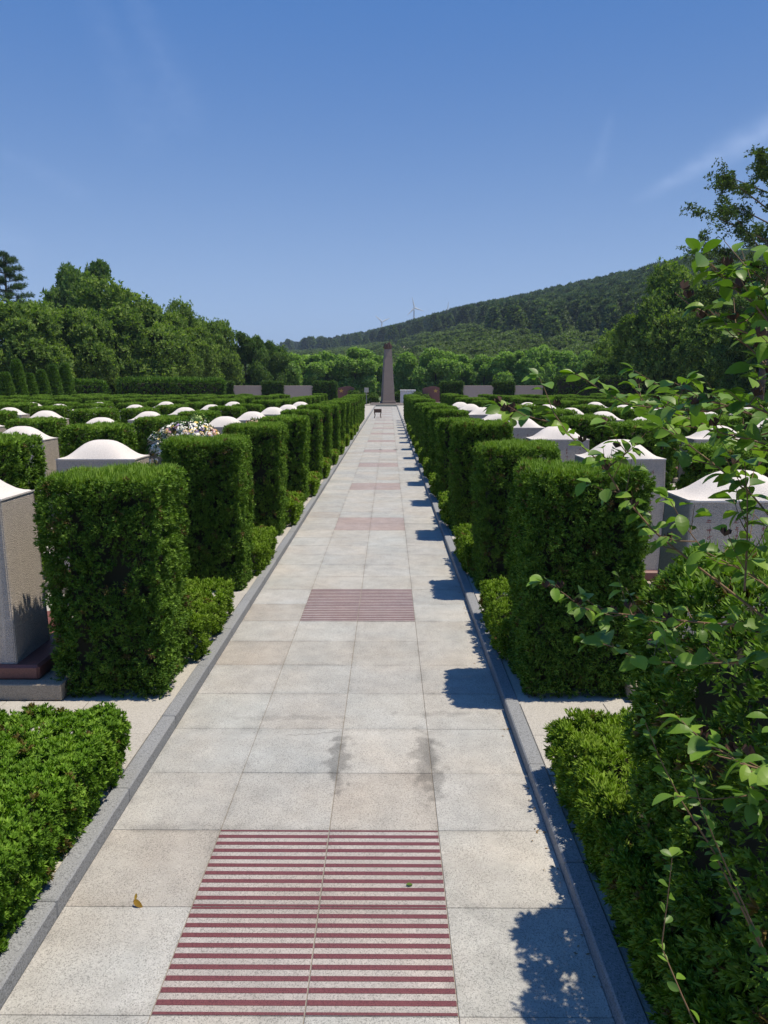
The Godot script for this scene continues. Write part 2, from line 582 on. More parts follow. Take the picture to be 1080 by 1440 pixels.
func make_tomb() -> Node3D:
	var t := thing("tomb", "", "tomb", Vector3.ZERO, 0.0, "granite tombs in rows")
	var o := MB.new()
	o.box(Vector3(-0.86, 0.0, -1.2), Vector3(0.86, 0.125, 0.42), 0.006, Color.WHITE, false)
	part("plinth", o.mesh(M.plinth), t)
	o = MB.new()
	o.box(Vector3(-0.66, 0.12, -1.1), Vector3(0.66, 0.24, 0.33), 0.02, Color.WHITE, false)
	part("red_base", o.mesh(M.red), t)
	# body: a block that narrows upwards
	o = MB.new()
	var y0 := 0.235
	var y1 := 1.5
	var b := [0.475, 0.29]
	var a := [0.445, 0.262]
	for q in [[1, 1, 1, -1, Vector3(1, 0.02, 0)], [-1, 1, -1, -1, Vector3(-1, 0.02, 0)], [-1, 1, 1, 1, Vector3(0, 0.02, 1)], [-1, -1, 1, -1, Vector3(0, 0.02, -1)]]:
		o.quad(Vector3(q[0] * b[0], y0, q[1] * b[1]), Vector3(q[2] * b[0], y0, q[3] * b[1]), Vector3(q[2] * a[0], y1, q[3] * a[1]), Vector3(q[0] * a[0], y1, q[1] * a[1]), q[4].normalized())
	# narrow chamfers so that the corners catch the light
	for sx in [-1, 1]:
		for sz in [-1, 1]:
			var e := 0.004
			o.quad(Vector3(sx * (b[0] + e), y0, sz * (b[1] - 0.012)), Vector3(sx * (b[0] - 0.012), y0, sz * (b[1] + e)), Vector3(sx * (a[0] - 0.012), y1, sz * (a[1] + e)), Vector3(sx * (a[0] + e), y1, sz * (a[1] - 0.012)), Vector3(sx, 0, sz).normalized())
	var stone := part("stone", o.mesh(M.tomb), t)
	# cap: a shallow swelling mound with flared edges
	o = MB.new()
	var nx := 18
	var nzz := 12
	var pt := func(i: int, j: int) -> Vector3:
		var u := -1.0 + 2.0 * i / nx
		var w := -1.0 + 2.0 * j / nzz
		return Vector3(u * (a[0] + 0.006), y1 + 0.012 + 0.2 * ogee(u) * (1.0 - pow(absf(w), 2.2)), w * (a[1] + 0.006))
	var nm := func(i: int, j: int) -> Vector3:
		var dx: Vector3 = pt.call(mini(i + 1, nx), j) - pt.call(maxi(i - 1, 0), j)
		var dz: Vector3 = pt.call(i, mini(j + 1, nzz)) - pt.call(i, maxi(j - 1, 0))
		return dz.cross(dx).normalized()
	for i in nx:
		for j in nzz:
			o.tri(pt.call(i, j), pt.call(i + 1, j), pt.call(i + 1, j + 1), nm.call(i, j), nm.call(i + 1, j), nm.call(i + 1, j + 1))
			o.tri(pt.call(i, j), pt.call(i + 1, j + 1), pt.call(i, j + 1), nm.call(i, j), nm.call(i + 1, j + 1), nm.call(i, j + 1))
	o.box(Vector3(-a[0] - 0.006, y1 - 0.001, -a[1] - 0.006), Vector3(a[0] + 0.006, y1 + 0.012, a[1] + 0.006), 0.0)
	part("cap", o.mesh(M.cap), t)
	# faint red columns of cut characters on the front
	o = MB.new()
	rng.seed = 8
	for col in 4:
		for row in 13:
			var cx := 0.3 - 0.2 * col + rng.randf_range(-0.004, 0.004)
			var cy := 1.36 - 0.065 * row
			if (col == 3 and row > 7) or (col == 0 and row > 10):
				continue
			for k in 5:
				var hx := rng.randf_range(0.005, 0.019)
				var hy := 0.0022
				if rng.randf() < 0.45:
					hy = rng.randf_range(0.006, 0.02)
					hx = 0.0022
				var px := cx + rng.randf_range(-0.012, 0.012)
				var py := cy + rng.randf_range(-0.018, 0.018)
				var zf := lerpf(b[1], a[1], (py - y0) / (y1 - y0)) + 0.002
				o.quad(Vector3(px - hx, py - hy, zf), Vector3(px + hx, py - hy, zf), Vector3(px + hx, py + hy, zf), Vector3(px - hx, py + hy, zf), Vector3.BACK)
	part("inscription", o.mesh(M.ink), stone, Vector3.ZERO, true)
	return t

const ORD := ["first", "second", "third", "fourth", "fifth", "sixth", "seventh", "eighth", "ninth", "tenth", "eleventh", "twelfth", "thirteenth", "fourteenth", "fifteenth", "sixteenth", "seventeenth"]

func where(side: int, r: int, c: int) -> String:
	var s: String = "left" if side == 0 else "right"
	if c == 0:
		return "%s in line along the path's %s side" % [ORD[r], s]
	return "%s of path, %s row from camera, %s column outward" % [s, ORD[r], ORD[c]]

func make_field() -> void:
	rng.seed = 501
	var dark := [Color(0.085, 0.165, 0.026), Color(0.125, 0.225, 0.034), Color(0.175, 0.290, 0.044), Color(0.130, 0.095, 0.040)]
	var bright := [Color(0.124, 0.207, 0.022), Color(0.161, 0.262, 0.028), Color(0.193, 0.294, 0.037), Color(0.166, 0.120, 0.041)]
	var deep := [Color(0.10, 0.20, 0.02), Color(0.135, 0.26, 0.026), Color(0.18, 0.31, 0.036), Color(0.14, 0.11, 0.035)]
	var fine := tufts(6, 0.034, 0.0046, 0.9, dark)
	var fine_b := tufts(7, 0.036, 0.0055, 0.9, bright)
	var fine_d := tufts(9, 0.027, 0.0042, 1.0, deep)
	var mid := tufts(7, 0.045, 0.0075, 1.0, dark)
	var mid_b := tufts(6, 0.06, 0.011, 1.0, bright)
	var wts := [0.34, 0.41, 0.205, 0.045]
	var wb := [0.3, 0.42, 0.25, 0.03]
	var W := 0.86
	var H := 1.68
	var D := 0.74
	var shoots := [tuft(4, 0.055, 0.003, 0.3, Color(0.17, 0.29, 0.045)), tuft(4, 0.065, 0.003, 0.35, Color(0.20, 0.32, 0.05)), tuft(3, 0.08, 0.003, 0.25, Color(0.15, 0.26, 0.04))]
	# tall hedge blocks, two close-up kinds and one for the distance
	var kinds := []
	for k in 3:
		var t := thing("tall_hedge", "", "hedge", Vector3.ZERO, 0.0, "tall clipped hedge blocks")
		part("foliage", hedge_mesh(W, H, D, [34000, 26000, 11600][k], [1.0, 1.0, 1.0][k], mid if k == 2 else fine, wts, 900 + k, 0.03, 0.045, 0.55, 10 if k < 2 else 8, shoots, [2600, 2600, 900][k]), t, Vector3.ZERO, true)
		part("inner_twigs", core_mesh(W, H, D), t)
		kinds.append(t)
	var low := []
	for k in 3:
		var t := thing("low_hedge", "", "hedge", Vector3.ZERO, 0.0, "low clipped hedge beds")
		part("foliage", hedge_mesh(0.98, 0.36, 1.38, [10000, 8000, 3600][k], 1.0, mid_b if k == 2 else fine_b, wb, 950 + k, 0.02, 0.05), t, Vector3.ZERO, true)
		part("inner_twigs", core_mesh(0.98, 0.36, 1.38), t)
		low.append(t)
	var used := [false, false, false]
	var used_low := [false, false, false]
	var tomb := make_tomb()
	var tomb_used := false
	for side in 2:
		for r in ROWS.size():
			var z: float = ROWS[r]
			for c in 13:
				var sg := -1.0 if side == 0 else 1.0
				var mid_x := -0.326
				var hx := mid_x + sg * (1.795 + 2.53 * c)
				var tx := mid_x + sg * (3.0 + 2.53 * c)
				var d := z * 0.986 + 0.12
				var px := 547.0 + hx * 1060.0 / d
				var tpx := 547.0 + tx * 1060.0 / d
				var lim := 0.75 * 1060.0 / d
				var in_h: bool = px > -lim and px < 1080.0 + lim
				var in_t: bool = tpx > -lim and tpx < 1080.0 + lim
				if r > 8:
					in_t = false
				if r == 0:
					in_t = false
					in_h = side == 1 and c == 0
				if in_h and r > 0:
					var k := 2
					if r < 4 and c == 0:
						k = (r + side) % 2
					var at := Vector3(hx + rng.randf_range(-0.015, 0.015), GROUND_Y - 0.01, -z - 0.02)
					var lb := "tall square-clipped green hedge, " + where(side, r, c)
					var turn := PI if rng.randf() < 0.5 else 0.0
					var sz := Vector3(rng.randf_range(0.97, 1.03), rng.randf_range(0.97, 1.03), rng.randf_range(0.94, 1.06))
					var o: Node3D
					if not used[k]:
						o = kinds[k]
						used[k] = true
						o.position = at
						o.rotation.y = turn
						o.scale = sz
						o.set_meta("label", lb)
					else:
						o = copy(kinds[k], lb, at, turn, sz)
				if in_t:
					var at := Vector3(tx, GROUND_Y - 0.004, -z)
					var lb := "pale granite tomb, " + where(side, r, c).replace("in line along the path's", "nearest the path on the")
					if r == 3 and side == 0 and c == 0:
						lb = "granite tomb under the flower wreath left of the path"
					if not tomb_used:
						tomb.position = at
						tomb.set_meta("label", lb)
						tomb_used = true
					else:
						copy(tomb, lb, at, 0.0, Vector3(1, rng.randf_range(0.99, 1.01), 1))
				if c == 0 and r > 0 and r < 12:
					var k := 2 if r > 2 else r % 2
					var bz := z + 0.38 + 0.68
					var bx := mid_x + sg * 1.775
					var at := Vector3(bx, GROUND_Y - 0.012, -bz)
					var lb := "low bright green hedge behind the %s tall hedge on the %s" % [ORD[r - 1 + side], "left" if side == 0 else "right"]
					if not used_low[k]:
						low[k].position = at
						low[k].set_meta("label", lb)
						used_low[k] = true
					else:
						copy(low[k], lb, at, 0.0, Vector3(1, rng.randf_range(0.9, 1.1), 1))
	# the rounded block beside the camera
	var rb := thing("tall_hedge", "tall rounded hedge nearest the camera, in shade behind the leafy shrub", "hedge", Vector3(1.55, GROUND_Y - 0.01, -2.42), 0.0, "tall clipped hedge blocks")
	part("foliage", hedge_mesh(1.02, 1.7, 1.55, 18000, 1.15, fine, wts, 990, 0.04, 0.3, 0.6, 10, shoots, 1500), rb, Vector3.ZERO, true)
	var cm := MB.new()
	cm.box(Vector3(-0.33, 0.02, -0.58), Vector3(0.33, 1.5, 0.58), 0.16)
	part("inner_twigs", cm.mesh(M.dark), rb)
	# the two beds next to the camera
	var nb := thing("low_hedge", "wide dark green low juniper bed at the left front corner", "hedge", Vector3(-2.19, GROUND_Y - 0.012, -3.1), 0.0, "low clipped hedge beds")
	part("foliage", hedge_mesh(1.16, 0.4, 2.5, 33000, 1.0, fine_d, wts, 980, 0.022, 0.06, 0.7, 15), nb, Vector3.ZERO, true)
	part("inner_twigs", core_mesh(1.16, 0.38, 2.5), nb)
	nb = thing("low_hedge", "low yellow green hedge beside the kerb at the right front", "hedge", Vector3(1.49, GROUND_Y - 0.012, -3.15), 0.0, "low clipped hedge beds")
	part("foliage", hedge_mesh(0.98, 0.38, 2.35, 22000, 1.0, fine_b, wb, 981, 0.035, 0.05), nb, Vector3.ZERO, true)
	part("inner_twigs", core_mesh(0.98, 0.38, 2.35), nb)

# ---------- flowers and litter ----------
func flower_mb(petals: int, r: float, col: Color, heart: Color) -> MB:
	var o := MB.new()
	for k in petals:
		var a := TAU * k / petals
		var d := Vector3(cos(a), 0.35, sin(a))
		var s := Vector3(-sin(a), 0, cos(a)) * r * 0.45
		o.quad(Vector3.ZERO, d * r * 0.6 + s, d * r, d * r * 0.6 - s, (Vector3.UP + d * 0.3).normalized(), col)
	o.quad(Vector3(-0.2, 0.3, 0) * r, Vector3(0, 0.3, -0.2) * r, Vector3(0.2, 0.3, 0) * r, Vector3(0, 0.3, 0.2) * r, Vector3.UP, heart)
	return o

func bouquet(label: String, at: Vector3, half: Vector3, count: int, cols: Array, sd: int, on_cap := false, called := "flower_bouquet") -> Node3D:
	rng.seed = sd
	var t := thing(called, label, "flowers", at)
	var fl := MB.new()
	var lf := MB.new()
	var tp := []
	for c in cols:
		tp.append(flower_mb(8, 0.036, c, Color(0.5, 0.4, 0.08)))
	var g := tuft(5, 0.07, 0.014, 1.1, Color(0.05, 0.12, 0.03))
	for i in count:
		var dir := ball().normalized()
		dir.y = absf(dir.y) if on_cap else dir.y * 0.8
		var p := Vector3(dir.x * half.x, dir.y * half.y, dir.z * half.z) * rng.randf_range(0.85, 1.05)
		var y := (dir + ball() * 0.4).normalized()
		var b := frame_for(y)
		var pick: int = rng.randi() % tp.size()
		if nz.get_noise_3dv(p * 0.5) > 0.1:
			pick = 0
		fl.put(tp[pick], Transform3D(b.scaled(Vector3.ONE * rng.randf_range(0.7, 1.3)), p), b)
		if i % 2 == 0:
			lf.put(g, Transform3D(b, p * 0.93), b)
	part("blossoms", fl.mesh(M.paint), t, Vector3.ZERO, true)
	part("leaves", lf.mesh(M.leaf), t, Vector3.ZERO, true)
	return t

func make_flowers() -> void:
	var w := Color(0.82, 0.80, 0.74)
	var ye := Color(0.65, 0.48, 0.12)
	var pk := Color(0.62, 0.34, 0.34)
	var pu := Color(0.36, 0.26, 0.50)
	var gr := Color(0.40, 0.55, 0.16)
	var pe := Color(0.68, 0.5, 0.34)
	nz.frequency = 3.0
	var t := bouquet("big wreath of white, yellow and purple flowers laid over a tomb", Vector3(-3.2, GROUND_Y + 1.46, -12.04), Vector3(0.52, 0.3, 0.36), 900, [w, w, ye, pe, pu, pk, w], 41, true, "flower_wreath")
	var hang := bouquet("", Vector3(-3.63, GROUND_Y + 1.2, -11.72), Vector3(0.12, 0.5, 0.07), 220, [w, ye, pe, gr, w], 42)
	for ch in hang.get_children():
		var tr: Transform3D = ch.transform
		hang.remove_child(ch)
		ch.name = "hanging_" + ch.name
		t.add_child(ch, true)
		ch.position = hang.position - t.position
	remove_child(hang)
	hang.free()
	bouquet("yellow green bouquet leaning on a tomb behind the wreathed one", Vector3(-3.86, GROUND_Y + 1.62, -15.3), Vector3(0.2, 0.18, 0.15), 110, [gr, gr, w, ye], 43)
	bouquet("small pink and cream bouquet beside the tomb behind the wreathed one", Vector3(-2.72, GROUND_Y + 1.56, -15.3), Vector3(0.16, 0.12, 0.13), 70, [pe, pk, w], 44)
	bouquet("white flowers standing beside the nearest tomb on the left", Vector3(-2.66, GROUND_Y + 0.42, -6.18), Vector3(0.13, 0.2, 0.13), 90, [w, w, Color(0.5, 0.5, 0.5)], 45)
	bouquet("yellow flowers in the distance before the left memorial wall", Vector3(-8.6, GROUND_Y + 1.42, -46.1), Vector3(0.28, 0.22, 0.2), 40, [Color(0.62, 0.58, 0.12), w], 46)
	bouquet("pale flowers in the distance far left of the obelisk", Vector3(-13.2, GROUND_Y + 1.4, -48.8), Vector3(0.9, 0.22, 0.25), 70, [w, gr], 47)

func leaf_mesh(l: float, w: float, cup: float, col: Color, m: Material) -> ArrayMesh:
	# an egg-shaped leaf along +z with a folded midrib and a drooping tip
	var o := MB.new()
	var prof := [0.04, 0.5, 0.84, 1.0, 0.97, 0.72, 0.1]
	var row := []
	for i in prof.size():
		var t := i / 6.0
		var mid := Vector3(0, -cup * t * t * l * 0.6, t * l)
		var hw: float = prof[i] * w * 0.5
		var lift: float = hw * 0.3
		row.append([mid + Vector3(-hw, lift, 0), mid, mid + Vector3(hw, lift, 0)])
	for i in prof.size() - 1:
		for s in 2:
			var sl := -0.25 if s == 0 else 0.25
			var t := i / 6.0
			var ne := Vector3(-sl * 1.1, 1, cup * t).normalized()
			var nm := Vector3(-sl * 0.25, 1, cup * t).normalized()
			var n0 := ne if s == 0 else nm
			var n1 := nm if s == 0 else ne
			o.tri(row[i][s], row[i][s + 1], row[i + 1][s + 1], n0, n1, n1, col)
			o.tri(row[i][s], row[i + 1][s + 1], row[i + 1][s], n0, n1, n0, col)
	return o.mesh(m)

func make_litter() -> void:
	var t := thing("fallen_leaf", "curled yellow leaf lying on the left of the path", "leaf", Vector3(-1.2, 0.006, -3.19), 0.7)
	part("blade", leaf_mesh(0.042, 0.026, 1.5, Color(0.34, 0.2, 0.04), M.leaf), t, Vector3(0, 0.02, 0)).rotation.z = 0.7
	var o := MB.new()
	o.tube([Vector3(0.0, 0.012, 0.0), Vector3(0.02, 0.004, -0.03), Vector3(0.035, 0.001, -0.06)], [0.0012, 0.001, 0.0008], 5)
	part("stalk", o.mesh(M.twig), t)
	t = thing("fallen_leaf", "small green leaf lying on the red striped panel", "leaf", Vector3(0.085, 0.008, -3.33), 1.9)
	part("blade", leaf_mesh(0.035, 0.022, 0.3, Color(0.12, 0.2, 0.05), M.leaf), t)
	var bt := part("torn_half", leaf_mesh(0.03, 0.02, -0.9, Color(0.42, 0.27, 0.06), M.leaf), get_node("fallen_leaf"), Vector3(0.006, 0.008, -0.004))
	bt.rotation = Vector3(-0.3, 2.2, -0.5)
	# crumbs of dry leaf along the right kerb
	rng.seed = 66
	var d := MB.new()
	for i in 320:
		var z := rng.randf_range(2.6, 14.0)
		var x := PATH_R - absf(rng.randfn()) * 0.035 - 0.004
		if nz.get_noise_2d(z * 1.5, 3.0) < -0.05:
			continue
		var s := rng.randf_range(0.004, 0.013)
		var a := rng.randf() * TAU
		var p := Vector3(x, 0.004, -z)
		var e := Vector3(cos(a), 0.25, sin(a)) * s
		var f := Vector3(-sin(a), 0, cos(a)) * s * 0.5
		d.quad(p - e, p + f, p + e, p - f, Vector3.UP, Color(0.25, 0.16, 0.06) * rng.randf_range(0.5, 1.2))
	var dm := part("dry_leaf_litter", d.mesh(M.paint), self, Vector3.ZERO, true)
	dm.set_meta("label", "crumbs of dry brown leaf along the right kerb")
	dm.set_meta("category", "litter")

# ---------- the shrub by the camera ----------
const BRANCHES := [
	[[1.05, 1.35, -1.25], [0.808, 1.906, -1.353], [0.761, 1.953, -1.442], [0.661, 2.035, -1.558], [0.581, 2.102, -1.620], [0.518, 2.184, -1.684], [0.486, 2.240, -1.694], [0.418, 2.304, -1.755], [0.388, 2.355, -1.794], [0.370, 2.413, -1.824], [0.357, 2.438, -1.829]],
	[[0.491, 2.235, -1.693], [0.524, 2.259, -1.697], [0.537, 2.281, -1.680]],
	[[0.406, 2.326, -1.779], [0.358, 2.339, -1.792], [0.297, 2.355, -1.815], [0.263, 2.368, -1.817]],
	[[1.08, 1.55, -1.28], [0.867, 2.212, -1.486], [0.820, 2.288, -1.600], [0.705, 2.329, -1.658], [0.614, 2.366, -1.715], [0.550, 2.376, -1.767], [0.498, 2.413, -1.824], [0.472, 2.430, -1.827], [0.447, 2.445, -1.830]],
	[[1.02, 1.45, -1.2], [0.755, 2.095, -1.314], [0.678, 2.213, -1.385], [0.620, 2.273, -1.446], [0.584, 2.310, -1.503], [0.560, 2.335, -1.558]],
	[[0.95, 1.75, -1.15], [0.723, 2.305, -1.248], [0.678, 2.361, -1.308], [0.628, 2.390, -1.364], [0.585, 2.369, -1.411], [0.551, 2.381, -1.464], [0.572, 2.428, -1.472]],
	[[0.93, 1.8, -1.12], [0.708, 2.335, -1.152], [0.649, 2.466, -1.225], [0.605, 2.549, -1.290], [0.592, 2.591, -1.347], [0.556, 2.621, -1.352], [0.533, 2.641, -1.356]],
	[[0.612, 2.537, -1.288], [0.626, 2.596, -1.297], [0.628, 2.640, -1.295]],
	[[0.636, 2.489, -1.249], [0.593, 2.503, -1.282], [0.571, 2.522, -1.315]],
	[[0.605, 2.506, -1.333], [0.590, 2.534, -1.388], [0.553, 2.562, -1.424], [0.530, 2.588, -1.448]],
	[[0.659, 2.044, -1.356], [0.664, 2.135, -1.372], [0.664, 2.213, -1.385], [0.659, 2.278, -1.396]],
	[[1.02, 1.3, -1.28], [0.784, 1.990, -1.398], [0.726, 2.045, -1.458], [0.660, 2.076, -1.544], [0.623, 2.131, -1.574], [0.593, 2.183, -1.583]],
	[[0.96, 1.5, -1.15], [0.723, 2.003, -1.197], [0.678, 1.964, -1.241], [0.615, 1.930, -1.286], [0.545, 1.911, -1.334], [0.483, 1.898, -1.382], [0.428, 1.925, -1.387], [0.395, 1.919, -1.437]],
	[[1.0, 1.4, -1.3], [0.768, 1.947, -1.441], [0.684, 1.921, -1.539], [0.581, 1.918, -1.589], [0.518, 1.912, -1.638], [0.438, 1.923, -1.640], [0.390, 1.960, -1.646], [0.351, 1.982, -1.650]],
	[[0.85, 1.5, -1.05], [0.607, 1.874, -0.973], [0.574, 1.858, -1.021], [0.546, 1.849, -1.070], [0.513, 1.854, -1.121], [0.485, 1.874, -1.125], [0.473, 1.885, -1.147]],
	[[0.546, 1.849, -1.070], [0.550, 1.833, -1.057], [0.538, 1.812, -1.033]],
	[[0.95, 0.9, -1.28], [0.641, 1.514, -1.368], [0.577, 1.612, -1.385], [0.535, 1.696, -1.399], [0.507, 1.766, -1.411]],
	[[0.98, 0.8, -1.25], [0.698, 1.417, -1.352], [0.639, 1.540, -1.352], [0.603, 1.620, -1.346], [0.585, 1.679, -1.346]],
	[[1.02, 0.3, -1.4], [0.740, 0.902, -1.671], [0.705, 0.989, -1.736], [0.719, 1.098, -1.754], [0.732, 1.216, -1.774]],
]

# offsets of further branches that run beside a listed one
const BESIDE := [[3, 0.10, -0.045, 0.03], [5, 0.05, -0.045, 0.06], [6, 0.07, -0.04, 0.01], [6, 0.03, -0.085, -0.03], [3, 0.17, 0.01, -0.1]]

func make_shrub() -> void:
	rng.seed = 1234
	var root := Vector3(1.2, GROUND_Y, -1.22)
	var t := thing("flowering_shrub", "leafy shrub with thin brown branches and seed pods at right front", "shrub", root)
	var stems := MB.new()
	stems.tube([Vector3(0, -0.02, 0), Vector3(-0.03, 0.4, -0.01), Vector3(-0.08, 0.9, -0.02), Vector3(-0.2, 1.4, 0.02), Vector3(-0.32, 1.75, 0.08)], [0.03, 0.025, 0.02, 0.014, 0.01], 8)
	stems.tube([Vector3(0.05, -0.02, 0.05), Vector3(0.02, 0.5, 0.03), Vector3(-0.1, 1.1, -0.02), Vector3(-0.16, 1.4, -0.06)], [0.025, 0.02, 0.014, 0.01], 8)
	stems.tube([Vector3(-0.04, -0.02, -0.03), Vector3(-0.1, 0.25, -0.1), Vector3(-0.18, 0.5, -0.14), Vector3(-0.25, 0.85, -0.1), Vector3(-0.2, 1.3, -0.06)], [0.02, 0.016, 0.012, 0.01, 0.008], 7)
	part("stem", stems.mesh(M.bark), t)
	var cols := [Color(0.120, 0.221, 0.034), Color(0.154, 0.282, 0.039), Color(0.102, 0.196, 0.042), Color(0.204, 0.333, 0.047)]
	var kinds := []
	for c in cols:
		kinds.append(leaf_mesh(1.0, 0.72, 0.3, c, M.gloss))
		kinds.append(leaf_mesh(1.0, 0.66, 0.8, c, M.gloss))
	var pods := []
	for k in 2:
		var pm := MB.new()
		for q in 6:
			var a := TAU * q / 6.0
			var d := Vector3(cos(a), 0, sin(a))
			var s := Vector3(-sin(a), 0, cos(a))
			pm.quad(Vector3.ZERO, d * 0.55 + s * 0.3 + Vector3(0, 0.45, 0), d * (0.35 + 0.2 * k) + Vector3(0, 1.0, 0), d * 0.55 - s * 0.3 + Vector3(0, 0.45, 0), (d + Vector3(0, -0.1, 0)).normalized(), [Color(0.9, 0.8, 0.8), Color(2.2, 1.6, 1.2)][q % 2])
		pods.append(pm.mesh(M.pod))
	var extra := MB.new()
	var n_leaf := 0
	var n_pod := 0
	for bn in BRANCHES.size() + BESIDE.size():
		var pts := []
		var curve := Curve3D.new()
		var bi := bn
		var off := Vector3.ZERO
		if bn >= BRANCHES.size():
			var q: Array = BESIDE[bn - BRANCHES.size()]
			bi = q[0]
			off = Vector3(q[1], q[2], q[3])
		var raw: Array = BRANCHES[bi]
		for i in raw.size():
			var p := Vector3(raw[i][0], raw[i][1], raw[i][2]) - root + off
			var pv: Array = raw[maxi(i - 1, 0)]
			var nx: Array = raw[mini(i + 1, raw.size() - 1)]
			var tg := (Vector3(nx[0], nx[1], nx[2]) - Vector3(pv[0], pv[1], pv[2])) / 6.0
			curve.add_point(p, -tg, tg)
		var length := curve.get_baked_length()
		var seg := maxi(4, int(length / 0.02))
		var rad := []
		var thick := 0.0048 if raw.size() > 4 else 0.0022
		if bi == 0:
			thick = 0.0055
		for i in seg + 1:
			var f := float(i) / seg
			pts.append(curve.sample_baked(length * f))
			rad.append(lerpf(thick, 0.0009, f))
		var mb := MB.new()
		mb.tube(pts, rad, 6)
		part("branch", mb.mesh(M.twig), t)
		if bi == 9:
			for q in 5:
				_pod(t, pods, curve.sample_baked(length * (0.45 + 0.13 * q)) + ball() * 0.014, 0.011)
			continue
		# leaves: singly along the branch and on short side twigs
		var small: bool = bi in [16, 17]
		var narrow: bool = bi == 18
		var step := 0.011 if small else (0.03 if narrow else 0.0145)
		var from := 0.3 if raw.size() > 7 and bi == 0 else 0.05
		var s0 := length * (0.62 if bi == 0 else (0.28 if raw.size() > 5 else 0.15))
		var twigs := MB.new()
		var any := false
		var at := s0
		var flip := 1.0
		while at < length:
			var p := curve.sample_baked(at)
			var dir := (curve.sample_baked(minf(at + 0.01, length)) - curve.sample_baked(maxf(at - 0.01, 0.0))).normalized()
			var f := at / length
			flip = -flip
			var out := (dir.cross(Vector3.UP) * flip + ball() * 0.7 + dir * 0.5 + Vector3(0, 0.2, 0)).normalized()
			if not small and not narrow and rng.randf() < 0.36 and f < 0.93:
				var l := rng.randf_range(0.04, 0.11)
				var e := p + out * l + Vector3(0, 0.012, 0)
				twigs.tube([p, p + out * l * 0.5, e], [0.0014, 0.001, 0.0007], 4)
				any = true
				var k := rng.randi_range(3, 5)
				for q in k:
					var lp := p.lerp(e, (q + 1.0) / k)
					_leaf(t, kinds, extra, lp, (out * 0.6 + ball() * 0.9).normalized(), rng.randf_range(0.024, 0.042), n_leaf)
					n_leaf += 1
				if rng.randf() < 0.3 and n_pod < 40:
					_pod(t, pods, e + ball() * 0.01, 0.011)
					n_pod += 1
			else:
				_leaf(t, kinds, extra, p, out, rng.randf_range(0.016, 0.026) if small else 0.03 if narrow else rng.randf_range(0.028, 0.048), n_leaf)
				n_leaf += 1
			at += step * rng.randf_range(0.7, 1.5)
		for q in 3:
			_leaf(t, kinds, extra, curve.sample_baked(length), ((curve.sample_baked(length) - curve.sample_baked(length - 0.02)).normalized() + ball() * 0.7).normalized(), 0.02 if small else rng.randf_range(0.026, 0.04), n_leaf)
			n_leaf += 1
		if any:
			part("side_twigs", twigs.mesh(M.twig), t, Vector3.ZERO, true)
		if bi in [2, 13]:
			for q in 8:
				_pod(t, pods, curve.sample_baked(length * (0.75 + 0.035 * q)) + ball() * 0.02, 0.0115)
		if bi in [0, 5, 6, 14]:
			for q in 3:
				_pod(t, pods, curve.sample_baked(length * (0.8 + 0.07 * q)) + ball() * 0.018 + Vector3(0, 0.012, 0), 0.0115)
	if extra.v.size():
		part("small_leaves", extra.mesh(M.gloss), t, Vector3.ZERO, true)
	print("shrub leaves ", n_leaf)

func _pod(t: Node3D, pods: Array, p: Vector3, s: float) -> void:
	var o := part("seed_pod", pods[rng.randi() % 2], t, p)
	o.basis = frame_for((Vector3.UP + ball() * 0.8).normalized()).scaled(Vector3.ONE * s * 1.5)

func _leaf(t: Node3D, kinds: Array, extra: MB, p: Vector3, dir: Vector3, l: float, n: int) -> void:
	# blade along dir, its upper face turned to the sky
	var y := (Vector3(0.1, 1.0, 0.1) + ball() * 0.85).normalized()
	var x := y.cross(dir)
	if x.length() < 0.05:
		x = Vector3.RIGHT
	x = x.normalized()
	var z := x.cross(y).normalized()
	var b := Basis(x, y, z)
	var k: Mesh = kinds[rng.randi() % kinds.size()]
	if n % 3 != 2 and t.get_meta("leaf_parts", 0) < 290:
		t.set_meta("leaf_parts", t.get_meta("leaf_parts", 0) + 1)
		var o := part("leaf", k, t, p + dir * 0.004)
		o.basis = b.scaled(Vector3.ONE * l)
	else:
		var a := k.surface_get_arrays(0)
		var m := MB.new()
		m.v = a[Mesh.ARRAY_VERTEX]
		m.n = a[Mesh.ARRAY_NORMAL]
		m.c = a[Mesh.ARRAY_COLOR]
		extra.put(m, Transform3D(b.scaled(Vector3.ONE * l), p + dir * 0.004), b)

# ---------- the far end ----------
func slab_thing(called: String, label: String, cat: String, lo: Vector3, hi: Vector3, m: Material, group := "") -> Node3D:
	var c := Vector3((lo.x + hi.x) * 0.5, GROUND_Y, (lo.z + hi.z) * 0.5)
	var t := thing(called, label, cat, c, 0.0, group)
	var o := MB.new()
	o.box(Vector3(lo.x, 0.16, lo.z) - Vector3(c.x, 0, c.z), Vector3(hi.x, hi.y, hi.z) - Vector3(c.x, 0, c.z), 0.015)
	part("panel", o.mesh(m), t)
	o = MB.new()
	o.box(Vector3(lo.x - 0.12, -0.02, lo.z - 0.15) - Vector3(c.x, 0, c.z), Vector3(hi.x + 0.12, 0.165, hi.z + 0.15) - Vector3(c.x, 0, c.z), 0.01)
	part("foot", o.mesh(M.kerb), t)
	return t

